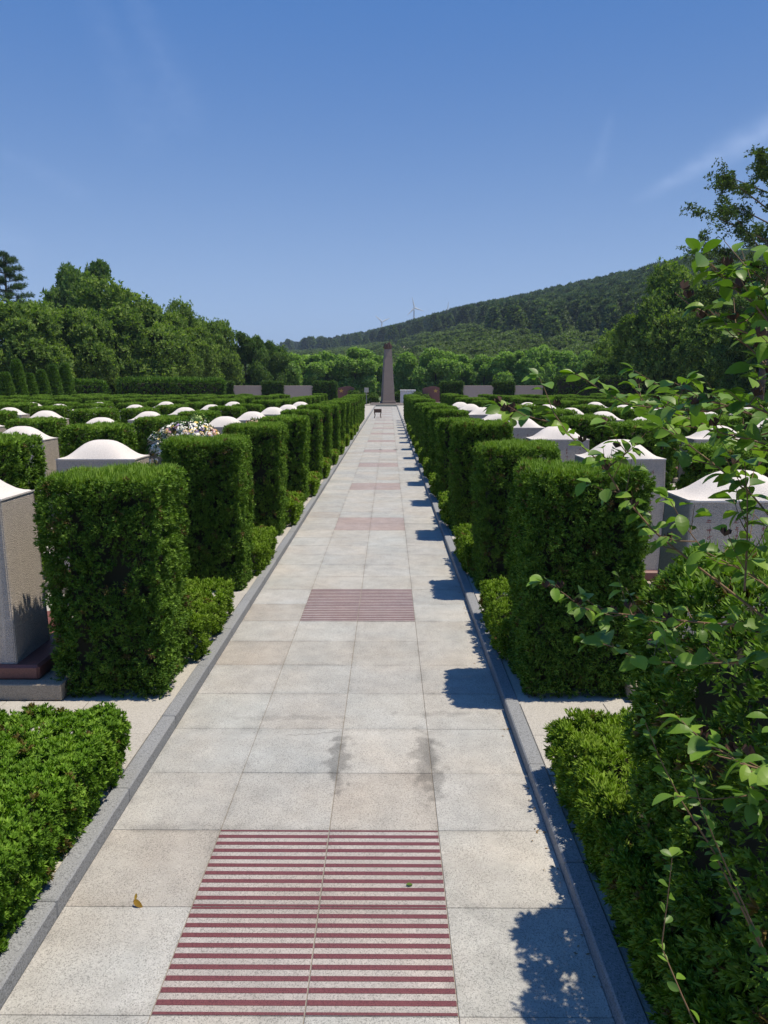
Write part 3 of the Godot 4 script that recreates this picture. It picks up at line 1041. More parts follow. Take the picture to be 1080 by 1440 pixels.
func make_end() -> void:
	# plaza with two steps
	var pl := structure("plaza")
	var o := MB.new()
	o.box(Vector3(-9, -0.06, -104), Vector3(8.4, 0.13, -87.6), 0.01, Color(0.9, 0.88, 0.86))
	part("lower_step", o.mesh(M.paving), pl)
	o = MB.new()
	o.box(Vector3(-2.2, 0.125, -93.5), Vector3(1.9, 0.25, -89.0), 0.01, Color(0.55, 0.5, 0.5))
	part("upper_step", o.mesh(M.paving), pl)
	var t := thing("obelisk", "tall tapering brown granite obelisk at the end of the path", "monument", Vector3(-0.15, 0.24, -91.0), 0.2)
	o = MB.new()
	o.box(Vector3(-0.82, -0.01, -0.82), Vector3(0.82, 0.28, 0.82), 0.03)
	part("base", o.mesh(M.obelisk), t)
	var n := 7
	for k in n:
		# courses of the shaft, narrowing upwards
		var ya := 0.28 + 6.05 * k / n
		var yb := 0.28 + 6.05 * (k + 1) / n - 0.012
		var ra := lerpf(0.72, 0.39, float(k) / n)
		var rb := lerpf(0.72, 0.39, (k + 1.0) / n)
		o = MB.new()
		for q in [[1, 1, 1, -1, Vector3(1, 0.05, 0)], [-1, 1, -1, -1, Vector3(-1, 0.05, 0)], [-1, 1, 1, 1, Vector3(0, 0.05, 1)], [-1, -1, 1, -1, Vector3(0, 0.05, -1)]]:
			o.quad(Vector3(q[0] * ra, ya, q[1] * ra), Vector3(q[2] * ra, ya, q[3] * ra), Vector3(q[2] * rb, yb, q[3] * rb), Vector3(q[0] * rb, yb, q[1] * rb), q[4].normalized())
		o.quad(Vector3(-rb, yb, -rb), Vector3(rb, yb, -rb), Vector3(rb, yb, rb), Vector3(-rb, yb, rb), Vector3.UP)
		part("shaft_course", o.mesh(M.obelisk), t)
	o = MB.new()
	rng.seed = 3
	for k in 7:
		var a := TAU * k / 7.0
		var d := Vector3(cos(a), 0, sin(a))
		o.tube([Vector3(0, 6.3, 0) + d * 0.15, Vector3(0, 6.6, 0) + d * rng.randf_range(0.3, 0.42), Vector3(0, rng.randf_range(6.9, 7.25), 0) + d * rng.randf_range(0.1, 0.35)], [0.2, 0.2, 0.04], 6)
	part("crowning_sculpture", o.mesh(M.bronze), t)
	# shaped red stones with a gilt emblem
	for s in 2:
		var cx := -5.25 if s == 0 else 5.1
		var e := thing("red_stone", "dark red shaped stone with gilt emblem %s of the obelisk" % ["left", "right"][s], "monument", Vector3(cx, 0.13, -92.0))
		e.scale.y = 1.1
		o = MB.new()
		var np := 14
		for i in np:
			var xa := -1.0 + 2.0 * i / np
			var xb := -1.0 + 2.0 * (i + 1) / np
			var ha := 1.45 + 0.22 * (1.0 - xa * xa) + 0.05 * sin(xa * 3.0)
			var hb := 1.45 + 0.22 * (1.0 - xb * xb) + 0.05 * sin(xb * 3.0)
			var xs := 1.05
			for zz in [-0.2, 0.2]:
				o.quad(Vector3(xa * xs, 0.2, zz), Vector3(xb * xs, 0.2, zz), Vector3(xb * xs, hb + 0.25, zz), Vector3(xa * xs, ha + 0.25, zz), Vector3(0, 0, signf(zz)))
			o.quad(Vector3(xa * xs, ha + 0.25, -0.2), Vector3(xb * xs, hb + 0.25, -0.2), Vector3(xb * xs, hb + 0.25, 0.2), Vector3(xa * xs, ha + 0.25, 0.2), Vector3.UP)
		for xx in [-1.05, 1.05]:
			var hh: float = 1.7 + 0.05 * sin(signf(xx) * 3.0)
			o.quad(Vector3(xx, 0.2, -0.2), Vector3(xx, 0.2, 0.2), Vector3(xx, hh, 0.2), Vector3(xx, hh, -0.2), Vector3(signf(xx), 0, 0))
		var rp := part("red_panel", o.mesh(M.red), e)
		o = MB.new()
		o.box(Vector3(-1.3, 0.0, -0.35), Vector3(1.3, 0.21, 0.35), 0.02)
		part("foot", o.mesh(M.wall), e)
		o = MB.new()
		var ex := -0.5 if s == 0 else 0.5
		for k in 5:
			var a := TAU * k / 5.0 + PI * 0.5
			var a1 := a + TAU / 10.0
			var a2 := a - TAU / 10.0
			var r := 0.3
			var z1 := 0.23
			var ce := Vector3(ex, 1.42, z1 + 0.03)
			o.tri(ce, ce + Vector3(cos(a) * r, sin(a) * r * 0.8, -0.03), ce + Vector3(cos(a1), sin(a1) * 0.8, -0.03 / 0.12) * 0.12, Vector3.BACK, Vector3.BACK, Vector3.BACK)
			o.tri(ce, ce + Vector3(cos(a) * r, sin(a) * r * 0.8, -0.03), ce + Vector3(cos(a2), sin(a2) * 0.8, -0.03 / 0.12) * 0.12, Vector3.BACK, Vector3.BACK, Vector3.BACK)
		part("gilt_emblem", o.mesh(M.gold), rp)
		o = MB.new()
		var ox := -1.35 if s == 0 else 1.35
		o.box(Vector3(ox - 0.15, 0.2, -0.15), Vector3(ox + 0.15, 1.3, 0.15), 0.02)
		part("side_post", o.mesh(M.paving), e)
	# small brown table on the path
	t = thing("small_table", "small brown wooden table standing on the left of the path end", "table", Vector3(-0.83, 0.001, -56.0))
	o = MB.new()
	o.box(Vector3(-0.28, 0.4, -0.24), Vector3(0.28, 0.66, 0.24), 0.01)
	part("box_top", o.mesh(M.wood), t)
	for sx in [-1, 1]:
		for sz in [-1, 1]:
			o = MB.new()
			o.tube([Vector3(sx * 0.24, 0.0, sz * 0.2), Vector3(sx * 0.2, 0.2, sz * 0.17), Vector3(sx * 0.24, 0.41, sz * 0.2)], [0.03, 0.035, 0.04], 6)
			part("leg", o.mesh(M.wood), t)
	# white stall and sign beside the obelisk
	t = thing("white_stall", "white topped stall with hanging cloth right of the obelisk", "stall", Vector3(2.3, 0.13, -93.5))
	o = MB.new()
	o.box(Vector3(-0.95, 1.55, -0.8), Vector3(0.95, 1.68, 0.8), 0.02)
	part("top", o.mesh(M.white), t)
	for sx in [-1, 1]:
		for sz in [-1, 1]:
			o = MB.new()
			o.box(Vector3(sx * 0.88 - 0.04, -0.01, sz * 0.74 - 0.04), Vector3(sx * 0.88 + 0.04, 1.551, sz * 0.74 + 0.04), 0.005)
			part("post", o.mesh(M.white), t)
	o = MB.new()
	for i in 16:
		var xa := -0.84 + 1.68 * i / 16.0
		var xb := -0.84 + 1.68 * (i + 1) / 16.0
		var za := 0.72 + 0.05 * sin(i * 1.9)
		var zb := 0.72 + 0.05 * sin((i + 1) * 1.9)
		o.quad(Vector3(xa, 0.1, za), Vector3(xb, 0.1, zb), Vector3(xb, 1.545, zb), Vector3(xa, 1.545, za), Vector3(za - zb, 0, 0.08).normalized())
	part("cloth", o.mesh(M.white), t)
	t = thing("sign_post", "pale box sign on a post left of the obelisk", "sign", Vector3(-2.65, 0.13, -89.5))
	o = MB.new()
	o.box(Vector3(-0.04, -0.01, -0.04), Vector3(0.04, 1.5, 0.04), 0.005)
	part("post", o.mesh(M.kerb), t)
	o = MB.new()
	o.box(Vector3(-0.25, 1.4, -0.06), Vector3(0.25, 1.95, 0.1), 0.01)
	part("board", o.mesh(M.paving), t)
	# name walls with hedge blocks between them
	var x_of := func(px: float, d: float) -> float: return (px - 547.0) * d / 1060.0
	var names := [[329, 370, "left of the obelisk, farther from it"], [399, 441, "left of the obelisk, nearer to it"], [650, 693, "right of the obelisk, nearer to it"], [722, 762, "right of the obelisk, farther from it"]]
	for q in names:
		slab_thing("memorial_wall", "plain grey memorial wall " + q[2], "wall", Vector3(x_of.call(q[0], 78.0), 0, -78.9), Vector3(x_of.call(q[1], 78.0), 2.26, -78.5), M.wall, "grey memorial walls")
	rng.seed = 71
	var far_t := tufts(6, 0.2, 0.03, 1.0, [Color(0.051, 0.102, 0.022), Color(0.068, 0.128, 0.025), Color(0.085, 0.153, 0.031)])
	var far_v := tufts(5, 0.3, 0.03, 0.45, [Color(0.072, 0.153, 0.025), Color(0.093, 0.187, 0.030), Color(0.115, 0.212, 0.034)])
	var hw := [0.4, 0.4, 0.2]
	var i := 0
	for q in [[311, 328, "left of both left memorial walls"], [370.5, 398, "between the two left memorial walls"], [441.5, 472, "between memorial wall and red stone on the left"], [621, 649.5, "between red stone and memorial wall on the right"], [693.5, 721, "between the two right memorial walls"], [763, 800, "right of both right memorial walls"]]:
		var xa: float = x_of.call(q[0], 78.0)
		var xb: float = x_of.call(q[1], 78.0)
		var h := thing("hedge_block", "dark clipped hedge block " + q[2], "hedge", Vector3((xa + xb) * 0.5, GROUND_Y, -78.9), 0.0, "hedge blocks between memorial walls")
		part("foliage", hedge_mesh(xb - xa, 2.55, 1.0, 2600, 1.0, far_t, hw, 300 + i, 0.05, 0.15, 0.6, 2), h, Vector3.ZERO, true)
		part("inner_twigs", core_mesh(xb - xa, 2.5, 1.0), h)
		i += 1
	# long hedge walls closing the field
	for q in [[Vector3(-17.2, 0, -60.5), 7.8, 0.42, 2.62, "long bright clipped hedge wall below the left trees", 1, 5200], [Vector3(-25.0, 0, -54.0), 9.0, 0.5, 2.45, "bright clipped hedge wall at the left picture edge", 1, 5200], [Vector3(22.5, 0, -66.0), 16.0, -0.06, 3.0, "long dark hedge wall below the right trees", 0, 7000]]:
		var h := thing("hedge_wall", q[4], "hedge", q[0] + Vector3(0, GROUND_Y, 0), q[2])
		part("foliage", hedge_mesh(q[1], q[3], 1.2, q[6], 1.0, far_v if q[5] else far_t, hw, 340 + i, 0.07, 0.12, 0.35 if q[5] else 0.6, 2), h, Vector3.ZERO, true)
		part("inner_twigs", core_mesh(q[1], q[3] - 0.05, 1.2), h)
		i += 1

# ---------- trees ----------
func make_trees() -> void:
	rng.seed = 2024
	var g1 := tufts(6, 0.23, 0.044, 1.3, [Color(0.119, 0.198, 0.051), Color(0.158, 0.244, 0.057), Color(0.198, 0.284, 0.069)], 3)
	var g2 := tufts(6, 0.3, 0.075, 1.3, [Color(0.178, 0.310, 0.070), Color(0.235, 0.379, 0.090), Color(0.289, 0.426, 0.139)], 3)
	var g3 := tufts(6, 0.23, 0.044, 1.3, [Color(0.079, 0.148, 0.044), Color(0.102, 0.176, 0.048), Color(0.131, 0.205, 0.057)], 3)
	var cr := []
	cr.append(crown_mesh(11, 15000, g1, 60, Vector3(2.8, 2.9, 2.8), 0.85))
	cr.append(crown_mesh(12, 15000, g1, 54, Vector3(2.8, 3.0, 2.8), 0.9))
	cr.append(crown_mesh(13, 9000, g2, 36, Vector3(2.5, 2.8, 2.5), 0.85))
	cr.append(crown_mesh(14, 9000, g2, 34, Vector3(2.2, 3.2, 2.2), 0.85))
	cr.append(crown_mesh(15, 12000, g3, 44, Vector3(2.4, 3.4, 2.4), 0.8))
	var tr := [trunk_mesh(5.0, 0.2, 61), trunk_mesh(5.0, 0.15, 62)]
	# x, z, height, width, crown kind, label
	var L := [
		[-31.3, -81.3, 16.4, 8.4, 4, "tall dark tree rising above the left tree row"],
		[-25.6, -52.0, 8.3, 7.4, 0, "broad green tree cut by the left picture edge"],
		[-21.9, -62.1, 10.0, 9.4, 1, "largest rounded tree in the middle of the left row"],
		[-23.8, -56.2, 8.3, 6.8, 0, "tree filling the left row below the tall dark tree"],
		[-20.0, -66.0, 9.2, 6.8, 0, "rounded tree just right of the largest left tree"],
		[-18.4, -69.1, 9.0, 6.1, 1, "green tree near the right end of the left row"],
		[-17.6, -75.5, 9.0, 5.8, 0, "tree above the left end of the memorial walls"],
		[-14.7, -78.6, 8.0, 4.4, 4, "dark tree behind the far left memorial wall"],
		[-12.9, -82.0, 7.6, 4.6, 4, "dark slim tree between the two left memorial walls"],
		[-12.6, -94.1, 7.0, 4.8, 2, "light green tree behind the gap of the left walls"],
		[-11.0, -106.0, 7.0, 5.5, 3, "light green tree behind the inner left memorial wall"],
		[-8.4, -112.5, 7.6, 5.5, 2, "light green tree left of the bushy one by the obelisk"],
		[-4.9, -110.5, 8.2, 6.4, 3, "bushy light green tree just left of the obelisk"],
		[-1.9, -116.5, 7.5, 4.6, 2, "light green tree directly behind the obelisk"],
		[2.9, -114.5, 7.7, 4.6, 3, "small light green tree just right of the obelisk"],
		[6.7, -110.5, 8.0, 6.0, 2, "rounded light green tree above the right red stone"],
		[10.5, -116.5, 7.4, 5.6, 3, "light green tree behind the right red stone's hedge block"],
		[14.6, -117.4, 7.3, 5.2, 2, "light green tree above the inner right memorial wall"],
		[18.3, -114.5, 7.9, 5.6, 3, "light green tree between the two right memorial walls"],
		[21.7, -113.6, 8.6, 5.2, 2, "pale green tree above the outer right memorial wall"],
		[25.7, -114.5, 7.9, 5.5, 3, "pale green tree right of the outer right memorial wall"],
		[29.7, -113.5, 8.1, 5.5, 2, "second pale tree right of the outer right memorial wall"],
		[33.3, -114.5, 7.9, 5.5, 3, "pale tree beside the large trees on the right"],
		[25.4, -80.0, 8.9, 8.0, 0, "lower rounded tree at the left foot of right trees"],
		[24.9, -67.6, 12.4, 9.0, 1, "large rounded tree on the right below the hilltop"],
		[26.6, -61.0, 9.6, 7.6, 0, "bushy tree right of the large right tree"],
		[26.5, -54.5, 9.4, 6.4, 4, "dark tree at the right picture edge behind the shrub"],
		[21.5, -74.0, 5.6, 6.0, 4, "low dark tree under the large right tree"],
	]
	for q in L.slice(0, 9):
		for m in 4:
			q[m] *= 1.13
	for q in L:
		var t := thing("tree", q[5], "tree", Vector3(q[0], -0.07, q[1]), rng.randf() * TAU)
		var base: float = 0.5 if q[4] in [0, 1, 4] else 0.9
		var sy: float = (q[2] - base) / (6.4 if q[4] < 3 else 7.1)
		var sx: float = q[3] / (6.4 if q[4] < 2 else 5.6)
		var c := part("crown", cr[q[4]], t, Vector3(0, base, 0), true)
		c.scale = Vector3(sx, sy, sx)
		var k := part("trunk", tr[rng.randi() % 2], t)
		k.scale = Vector3(1, q[2] / 8.0, 1)
	# pine at the upper left edge: tiers of tufted boughs
	var needle := tufts(9, 0.34, 0.02, 1.0, [Color(0.05, 0.09, 0.045), Color(0.065, 0.11, 0.05)], 3)
	var pt := thing("pine_tree", "pine top with layered boughs at the left picture edge", "tree", Vector3(-31.9, -0.07, -64.7))
	var o := MB.new()
	var wood := MB.new()
	wood.tube([Vector3.ZERO, Vector3(0.1, 6, 0), Vector3(0, 13, 0)], [0.28, 0.17, 0.03], 8)
	for k in 46:
		var y := 5.0 + 8.0 * k / 46.0
		var reach := (13.6 - y) * 0.36 + 0.35
		var az := k * 2.399
		var dir := Vector3(cos(az), 0.22, sin(az))
		var s := Vector3(0, y, 0)
		wood.tube([s, s + dir * reach * 0.5, s + dir * reach + Vector3(0, 0.15, 0)], [0.05, 0.03, 0.01], 5)
		for j in 46:
			var f := pow(rng.randf(), 0.7)
			var p := s + dir * reach * (0.25 + 0.75 * f) + ball() * Vector3(0.42, 0.2, 0.42)
			var b := frame_for((dir + Vector3(0, 0.7, 0) + ball() * 0.6).normalized())
			o.put(needle[rng.randi() % needle.size()], Transform3D(b, p), b)
	part("crown", o.mesh(M.leaf), pt, Vector3.ZERO, true)
	part("trunk", wood.mesh(M.bark), pt)
	# airy tree with small leaves at the upper right edge
	var bt := thing("airy_tree", "thin leaved tree against the sky at the upper right edge", "tree", Vector3(17.6, -0.07, -36.4))
	var small := tufts(4, 0.13, 0.032, 1.5, [Color(0.06, 0.10, 0.035), Color(0.08, 0.125, 0.04), Color(0.10, 0.155, 0.045)], 3)
	o = MB.new()
	wood = MB.new()
	wood.tube([Vector3.ZERO, Vector3(0.1, 5, 0.1), Vector3(-0.1, 9, 0), Vector3(0, 12.4, 0)], [0.2, 0.15, 0.08, 0.015], 8)
	for k in 30:
		var y := 4.5 + 7.8 * k / 30.0
		var az := k * 2.399 + 0.4
		var reach := 2.9 * sin(PI * clampf((y - 2.5) / 10.8, 0.05, 1.0)) + 0.4
		var dir := Vector3(cos(az), 0.55, sin(az))
		var s := Vector3(0, y, 0)
		var e := s + dir * reach
		wood.tube([s, s + dir * reach * 0.5, e], [0.045, 0.028, 0.008], 5)
		for tw in 13:
			var f := rng.randf_range(0.3, 1.05)
			var ts := s.lerp(e, f)
			var td := (dir + ball() * 1.2).normalized()
			var tl := rng.randf_range(0.4, 0.9)
			var te := ts + td * tl + Vector3(0, -0.25 * tl, 0)
			wood.tube([ts, te], [0.01, 0.004], 4)
			for j in 24:
				var p := ts.lerp(te, rng.randf_range(0.2, 1.1)) + ball() * 0.22
				var b := frame_for(ball().normalized())
				o.put(small[rng.randi() % small.size()], Transform3D(b.scaled(Vector3.ONE * rng.randf_range(0.7, 1.3)), p), b)
	part("crown", o.mesh(M.leaf), bt, Vector3.ZERO, true)
	part("trunk", wood.mesh(M.bark), bt)
	# conical cypresses at the left edge and bushes by the monument
	rng.seed = 88
	var cyp_t := tufts(6, 0.3, 0.035, 0.5, [Color(0.060, 0.128, 0.022), Color(0.076, 0.153, 0.025), Color(0.102, 0.183, 0.031)], 3)
	var cm := MB.new()
	for k in 3000:
		var y := pow(rng.randf(), 1.3)
		var az := rng.randf() * TAU
		var r := 0.62 * pow(1.0 - y, 0.75) * rng.randf_range(0.75, 1.05) + 0.03
		var p := Vector3(cos(az) * r, y * 3.6 + 0.05, sin(az) * r)
		var b := frame_for((Vector3(cos(az), 1.3, sin(az)) + ball() * 0.4).normalized())
		cm.put(cyp_t[rng.randi() % cyp_t.size()], Transform3D(b.scaled(Vector3.ONE * 0.8), p), b)
	var cmesh := cm.mesh(M.needle)
	var stem := trunk_mesh(2.6, 0.07, 90, 0)
	for k in 6:
		var px := 6.0 + 17.0 * k
		var d := 46.5 + 0.9 * k
		var c := thing("cypress", "narrow clipped cypress in the far left row, %s from the picture edge" % ORD[k], "tree", Vector3((px - 547.0) * d / 1060.0, GROUND_Y - 0.02, -(d / 0.986)), rng.randf() * TAU, "cypresses at the left edge")
		var f := part("foliage", cmesh, c, Vector3.ZERO, true)
		f.scale = Vector3(1, rng.randf_range(0.75, 1.05), 1)
		part("trunk", stem, c)
	var bush_t := tufts(6, 0.16, 0.04, 1.2, [Color(0.06, 0.12, 0.028), Color(0.09, 0.15, 0.03), Color(0.11, 0.18, 0.04)], 3)
	var bm := crown_mesh(17, 900, bush_t, 9, Vector3(0.6, 0.55, 0.6), 0.45, 1.0)
	for q in [[-3.8, -91.2, 1.25, "rounded bush between left red stone and obelisk"], [-2.0, -95.0, 1.0, "small bush behind the sign left of the obelisk"], [3.7, -91.2, 1.1, "rounded bush between white stall and right red stone"], [1.2, -97.0, 1.2, "small bush behind the obelisk on the right"], [8.0, -93.0, 0.9, "small bush right of the right red stone"]]:
		var b := thing("round_bush", q[3], "bush", Vector3(q[0], 0.12 if absf(q[0]) < 8.0 else 0.05, q[1]), rng.randf() * TAU)
		var f := part("foliage", bm, b, Vector3.ZERO, true)
		f.scale = Vector3.ONE * q[2]

# ---------- hill and turbines ----------
const RIDGE := [[300.0, 524.0, 1900.0], [405.0, 494.0, 1800.0], [480.0, 483.0, 1500.0], [560.0, 466.0, 1150.0], [640.0, 448.0, 850.0], [700.0, 436.0, 680.0], [800.0, 414.0, 520.0], [900.0, 394.0, 430.0], [960.0, 380.0, 400.0], [1100.0, 360.0, 380.0], [1300.0, 340.0, 380.0], [1600.0, 400.0, 420.0]]

func ridge(px: float) -> Vector2:
	for i in RIDGE.size() - 1:
		if px <= RIDGE[i + 1][0]:
			var t: float = clampf((px - RIDGE[i][0]) / (RIDGE[i + 1][0] - RIDGE[i][0]), 0.0, 1.0)
			return Vector2(lerpf(RIDGE[i][1], RIDGE[i + 1][1], t), lerpf(RIDGE[i][2], RIDGE[i + 1][2], t))
	return Vector2(400, 420)

func hill_at(px: float, t: float) -> Vector3:
	var r := ridge(px)
	var d0 := 150.0
	var d: float = lerpf(d0, r.y, pow(t, 1.4)) if t <= 1.0 else r.y * (1.0 + (t - 1.0))
	var top := (541.0 - r.x) * r.y / 1075.0 - 4.0
	var h: float
	if t <= 1.0:
		h = top * pow(t, 1.25) * (1.0 + 0.12 * sin(px * 0.021) * (1.0 - t))
	else:
		h = top * (1.0 - 0.25 * (t - 1.0))
	return Vector3((px - 547.0) * d / 1060.0, h - 0.3, -d / 0.986)

func make_hill() -> void:
	var o := MB.new()
	var na := 96
	var nt := 26
	var P := []
	for i in na + 1:
		var row := []
		for j in nt + 1:
			row.append(hill_at(290.0 + 1300.0 * i / na, 1.9 * j / nt))
		P.append(row)
	var N := func(i: int, j: int) -> Vector3:
		var a: Vector3 = P[mini(i + 1, na)][j] - P[maxi(i - 1, 0)][j]
		var b: Vector3 = P[i][mini(j + 1, nt)] - P[i][maxi(j - 1, 0)]
		var c := a.cross(b).normalized()
		return c if c.y > 0 else -c
	for i in na:
		for j in nt:
			o.tri(P[i][j], P[i + 1][j], P[i + 1][j + 1], N.call(i, j), N.call(i + 1, j), N.call(i + 1, j + 1))
			o.tri(P[i][j], P[i + 1][j + 1], P[i][j + 1], N.call(i, j), N.call(i + 1, j + 1), N.call(i, j + 1))
	structure("hill", o.mesh(M.hill))
	# one conifer, one bush, scattered
	rng.seed = 404
	var con := MB.new()
	var tp := tufts(6, 0.12, 0.03, 0.8, [Color(0.9, 0.9, 0.9), Color(1.1, 1.1, 1.1)], 3)
	for k in 190:
		var y := pow(rng.randf(), 1.2)
		var az := rng.randf() * TAU
		var r := (0.27 * (1.0 - y) + 0.015) * rng.randf_range(0.7, 1.1)
		var b := frame_for((Vector3(cos(az), 0.5, sin(az)) + ball() * 0.4).normalized())
		con.put(tp[rng.randi() % 6], Transform3D(b, Vector3(cos(az) * r, 0.04 + y * 0.9, sin(az) * r)), b)
	con.tube([Vector3.ZERO, Vector3(0, 0.9, 0)], [0.02, 0.005], 4, Color(0.6, 0.4, 0.3))
	var bush := MB.new()
	var bp := tufts(6, 0.13, 0.035, 1.2, [Color(0.9, 0.9, 0.9), Color(1.1, 1.1, 1.1)], 3)
	for k in 200:
		var d := ball().normalized()
		d.y = absf(d.y)
		var b := frame_for((d + ball() * 0.6).normalized())
		bush.put(bp[rng.randi() % 6], Transform3D(b, d * Vector3(0.45, 0.7, 0.45) * rng.randf_range(0.8, 1.05)), b)
	var pn := FastNoiseLite.new()
	pn.seed = 6
	pn.frequency = 0.012
	var places := [[], []]
	for k in 11000:
		var px := rng.randf_range(300.0, 1260.0)
		var t := sqrt(rng.randf()) * 1.03
		if px < 600.0 and rng.randf() < 0.2:
			t = rng.randf_range(0.7, 1.03)
		var p := hill_at(px, t)
		var patch := pn.get_noise_2d(p.x, p.z)
		var line := 0.42 + 0.12 * pn.get_noise_2d(px * 2.0, 40.0) + (0.12 if px < 690.0 else 0.0)
		var bare: bool = px > 500.0 and px < 780.0 and t < 0.66 and t > 0.25 and patch > -0.06
		if bare and rng.randf() < 0.75:
			continue
		var far := clampf(-p.z / 900.0, 0.0, 1.0)
		if t + rng.randf_range(-0.09, 0.09) > line:
			var s := rng.randf_range(7.0, 11.0) * (1.0 + far * 0.5)
			places[0].append([Transform3D(Basis(Vector3.UP, rng.randf() * TAU).scaled(Vector3(s * rng.randf_range(0.9, 1.3), s, s * rng.randf_range(0.9, 1.3))), p), Color(0.125, 0.175, 0.09) * rng.randf_range(0.55, 1.35)])
		else:
			var s := rng.randf_range(3.5, 7.0)
			places[1].append([Transform3D(Basis(Vector3.UP, rng.randf() * TAU).scaled(Vector3(s * 1.2, s * 0.9, s * 1.2)), p), Color(0.125, 0.185, 0.068) * rng.randf_range(0.75, 1.2)])
	for q in 2:
		var mm := MultiMesh.new()
		mm.transform_format = MultiMesh.TRANSFORM_3D
		mm.use_colors = true
		mm.mesh = (con if q == 0 else bush).mesh(M.leaf)
		mm.instance_count = places[q].size()
		for i in places[q].size():
			mm.set_instance_transform(i, places[q][i][0])
			var c: Color = places[q][i][1]
			c.a = 1.0
			mm.set_instance_color(i, c)
		var mi := MultiMeshInstance3D.new()
		mi.name = ["hill_forest", "hill_scrub"][q]
		mi.multimesh = mm
		add_child(mi)
		mi.set_meta("kind", "stuff")
		mi.set_meta("label", ["dense dark pine forest covering the hill", "lighter scrub and bushes on the lower hill slope"][q])
		mi.set_meta("category", ["forest", "scrub"][q])

func turbine(label: String, hub: Vector3, tower: float, blade: float, spin: float, yaw: float) -> void:
	var t := thing("wind_turbine", label, "wind turbine", hub - Vector3(0, tower, 0), yaw, "wind turbines on the ridge")
	var o := MB.new()
	o.tube([Vector3(0, -8, 0), Vector3(0, tower * 0.5, 0), Vector3(0, tower - 1.0, 0)], [3.4, 2.8, 2.0], 12)
	part("tower", o.mesh(M.white), t)
	o = MB.new()
	o.box(Vector3(-1.5, tower - 1.4, -5.5), Vector3(1.5, tower + 1.6, 2.5), 0.4)
	part("nacelle", o.mesh(M.white), t)
	o = MB.new()
	o.tube([Vector3(0, tower, 2.4), Vector3(0, tower, 3.6), Vector3(0, tower, 4.6)], [1.5, 1.4, 0.2], 10)
	var hub_part := part("hub", o.mesh(M.white), t)
	for k in 3:
		var a := spin + TAU * k / 3.0
		var d := Vector3(sin(a), cos(a), 0)
		var s := Vector3(cos(a), -sin(a), 0)
		var c := Vector3(0, tower, 3.4)
		o = MB.new()
		var st := [[0.03, 1.3, 1.0], [0.2, 2.4, 0.8], [0.6, 1.5, 0.5], [1.0, 0.5, 0.2]]
		for i in 3:
			var p: Array = st[i]
			var q: Array = st[i + 1]
			for sg in [-1.0, 1.0]:
				var zo := Vector3(0, 0, sg)
				o.quad(c + d * blade * p[0] - s * p[1], c + d * blade * p[0] + zo * p[2], c + d * blade * q[0] + zo * q[2], c + d * blade * q[0] - s * q[1], (zo - s * 0.3).normalized())
				o.quad(c + d * blade * p[0] + s * p[1], c + d * blade * p[0] + zo * p[2], c + d * blade * q[0] + zo * q[2], c + d * blade * q[0] + s * q[1], (zo + s * 0.3).normalized())
		part("blade", o.mesh(M.white), hub_part)

func make_turbines() -> void:
	var at := func(px: float, py: float, d: float) -> Vector3: return Vector3((px - 547.0) * d / 1060.0, 2.42 - (py - 541.0) * d / 1075.0, -(d + (py - 541.0) * d / 1075.0 * -0.1665) / 0.986)
	turbine("pale wind turbine directly above the obelisk, leftmost of three", at.call(536.5, 452.5, 2200.0), 75.0, 28.0, -0.95, 0.5)
	turbine("white wind turbine in the middle, tallest above the ridge", at.call(582.0, 433.0, 2000.0), 80.0, 28.0, -0.25, 0.35)
	turbine("wind turbine half hidden by the ridge, rightmost of three", at.call(628.5, 437.0, 2300.0), 75.0, 26.0, 0.1, 0.4)

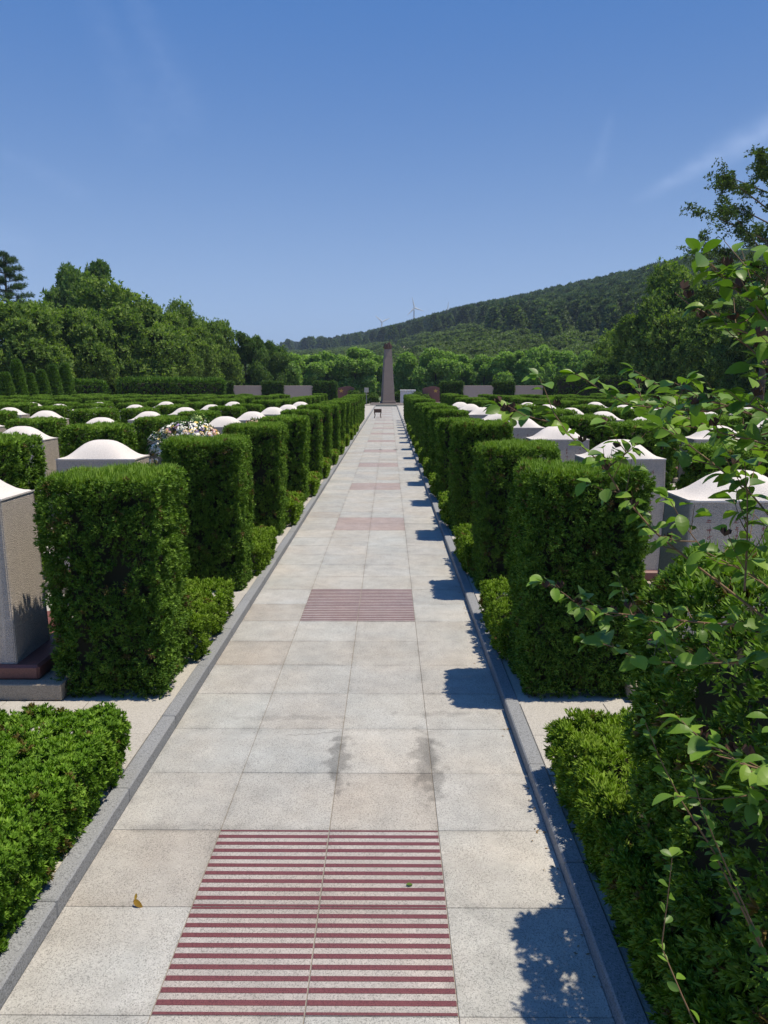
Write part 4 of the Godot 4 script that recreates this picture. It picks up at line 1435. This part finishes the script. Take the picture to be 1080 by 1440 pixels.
# ---------- sky ----------
func sky_cover() -> ImageTexture:
	# thin high cirrus, a few streaks all round
	var im := Image.create(1536, 768, false, Image.FORMAT_RGBA8)
	var n := FastNoiseLite.new()
	n.seed = 12
	n.frequency = 0.05
	n.fractal_octaves = 4
	# azimuth and elevation of both ends in degrees, half width, strength
	var S := [[16.6, 12.1, 27.5, 16.6, 0.75, 0.34], [19.5, 13.9, 31.0, 17.9, 1.3, 0.16], [15.6, 18.4, 14.2, 13.6, 0.5, 0.12], [-18.5, 26.5, -13.4, 16.5, 1.3, 0.10], [-21.0, 26.0, -16.0, 15.0, 1.6, 0.07], [-27.0, 15.0, -20.5, 12.2, 0.7, 0.07], [-30.0, 10.5, -24.0, 8.5, 1.2, 0.08]]
	var r := RandomNumberGenerator.new()
	r.seed = 99
	for k in 16:
		var az := r.randf_range(35.0, 325.0)
		var el := r.randf_range(12.0, 50.0)
		S.append([az, el, az + r.randf_range(4.0, 12.0), el + r.randf_range(-5.0, 6.0), r.randf_range(0.6, 1.6), r.randf_range(0.08, 0.3)])
	for s in S:
		var az0: float = minf(s[0], s[2]) - 4.0
		var az1: float = maxf(s[0], s[2]) + 4.0
		var el0: float = minf(s[1], s[3]) - 4.0
		var el1: float = maxf(s[1], s[3]) + 4.0
		for j in range(int((90.0 - el1) / 180.0 * 768.0), int((90.0 - el0) / 180.0 * 768.0)):
			var el := 90.0 - (j + 0.5) / 768.0 * 180.0
			for i in range(int((az0 + 180.0) / 360.0 * 1536.0), int((az1 + 180.0) / 360.0 * 1536.0)):
				var az := (i + 0.5) / 1536.0 * 360.0 - 180.0
				var a := Vector2(s[0], s[1])
				var b := Vector2(s[2], s[3])
				var p := Vector2(az, el)
				var t := clampf((p - a).dot(b - a) / (b - a).length_squared(), 0.0, 1.0)
				var w: float = s[4] * (0.35 + 0.9 * t)
				var d := p.distance_to(a.lerp(b, t)) / w
				var f: float = exp(-d * d) * clampf(t * 4.0, 0.0, 1.0) * clampf((1.0 - t) * 5.0 + 0.2, 0.0, 1.0) * s[5] * 0.3 * (0.75 + 0.6 * n.get_noise_2d(az * 12.0, el * 30.0))
				var x := posmod(i + 768, 1536)
				var q := im.get_pixel(x, j)
				im.set_pixel(x, j, Color(1, 1, 1, clampf(q.a + f, 0.0, 1.0)))
	return ImageTexture.create_from_image(im)

func _ready() -> void:
	var cam := Camera3D.new()
	cam.name = "camera"
	cam.position = Vector3(0, 2.42, 0)
	cam.rotation = Vector3(-deg_to_rad(9.585), 0.0066, 0)
	cam.fov = 68.4
	cam.near = 0.05
	cam.far = 8000.0
	add_child(cam)
	cam.current = true
	var e := Environment.new()
	e.background_mode = Environment.BG_SKY
	var sky := ProceduralSkyMaterial.new()
	sky.sky_top_color = lin(0.034, 0.152, 0.455)
	sky.sky_horizon_color = lin(0.52, 0.71, 0.95)
	sky.sky_curve = 0.12
	sky.ground_bottom_color = lin(0.12, 0.13, 0.1)
	sky.ground_horizon_color = lin(0.38, 0.5, 0.68)
	sky.sun_angle_max = 30.0
	sky.sun_curve = 0.15
	sky.sky_cover = sky_cover()
	e.sky = Sky.new()
	e.sky.sky_material = sky
	e.tonemap_mode = Environment.TONE_MAPPER_LINEAR
	e.tonemap_exposure = 1.12
	e.fog_enabled = true
	e.fog_density = 0.00022
	e.fog_light_color = Color(0.78, 0.87, 1.0)
	e.sdfgi_enabled = true
	e.ssao_enabled = true
	e.ssil_enabled = true
	var we := WorldEnvironment.new()
	we.name = "world"
	we.environment = e
	add_child(we)
	var sun := DirectionalLight3D.new()
	sun.name = "sun"
	sun.light_energy = 1.6
	sun.light_color = Color(1.0, 0.955, 0.87)
	sun.light_angular_distance = 0.5
	sun.shadow_enabled = true
	add_child(sun)
	sun.look_at_from_position(Vector3.ZERO, Vector3(-0.31, -1.0, 0.0), Vector3.FORWARD)
	make_materials()
	make_ground()
	make_walk()
	make_hill()
	make_end()
	make_trees()
	make_field()
	make_turbines()
	make_flowers()
	make_litter()
	make_shrub()
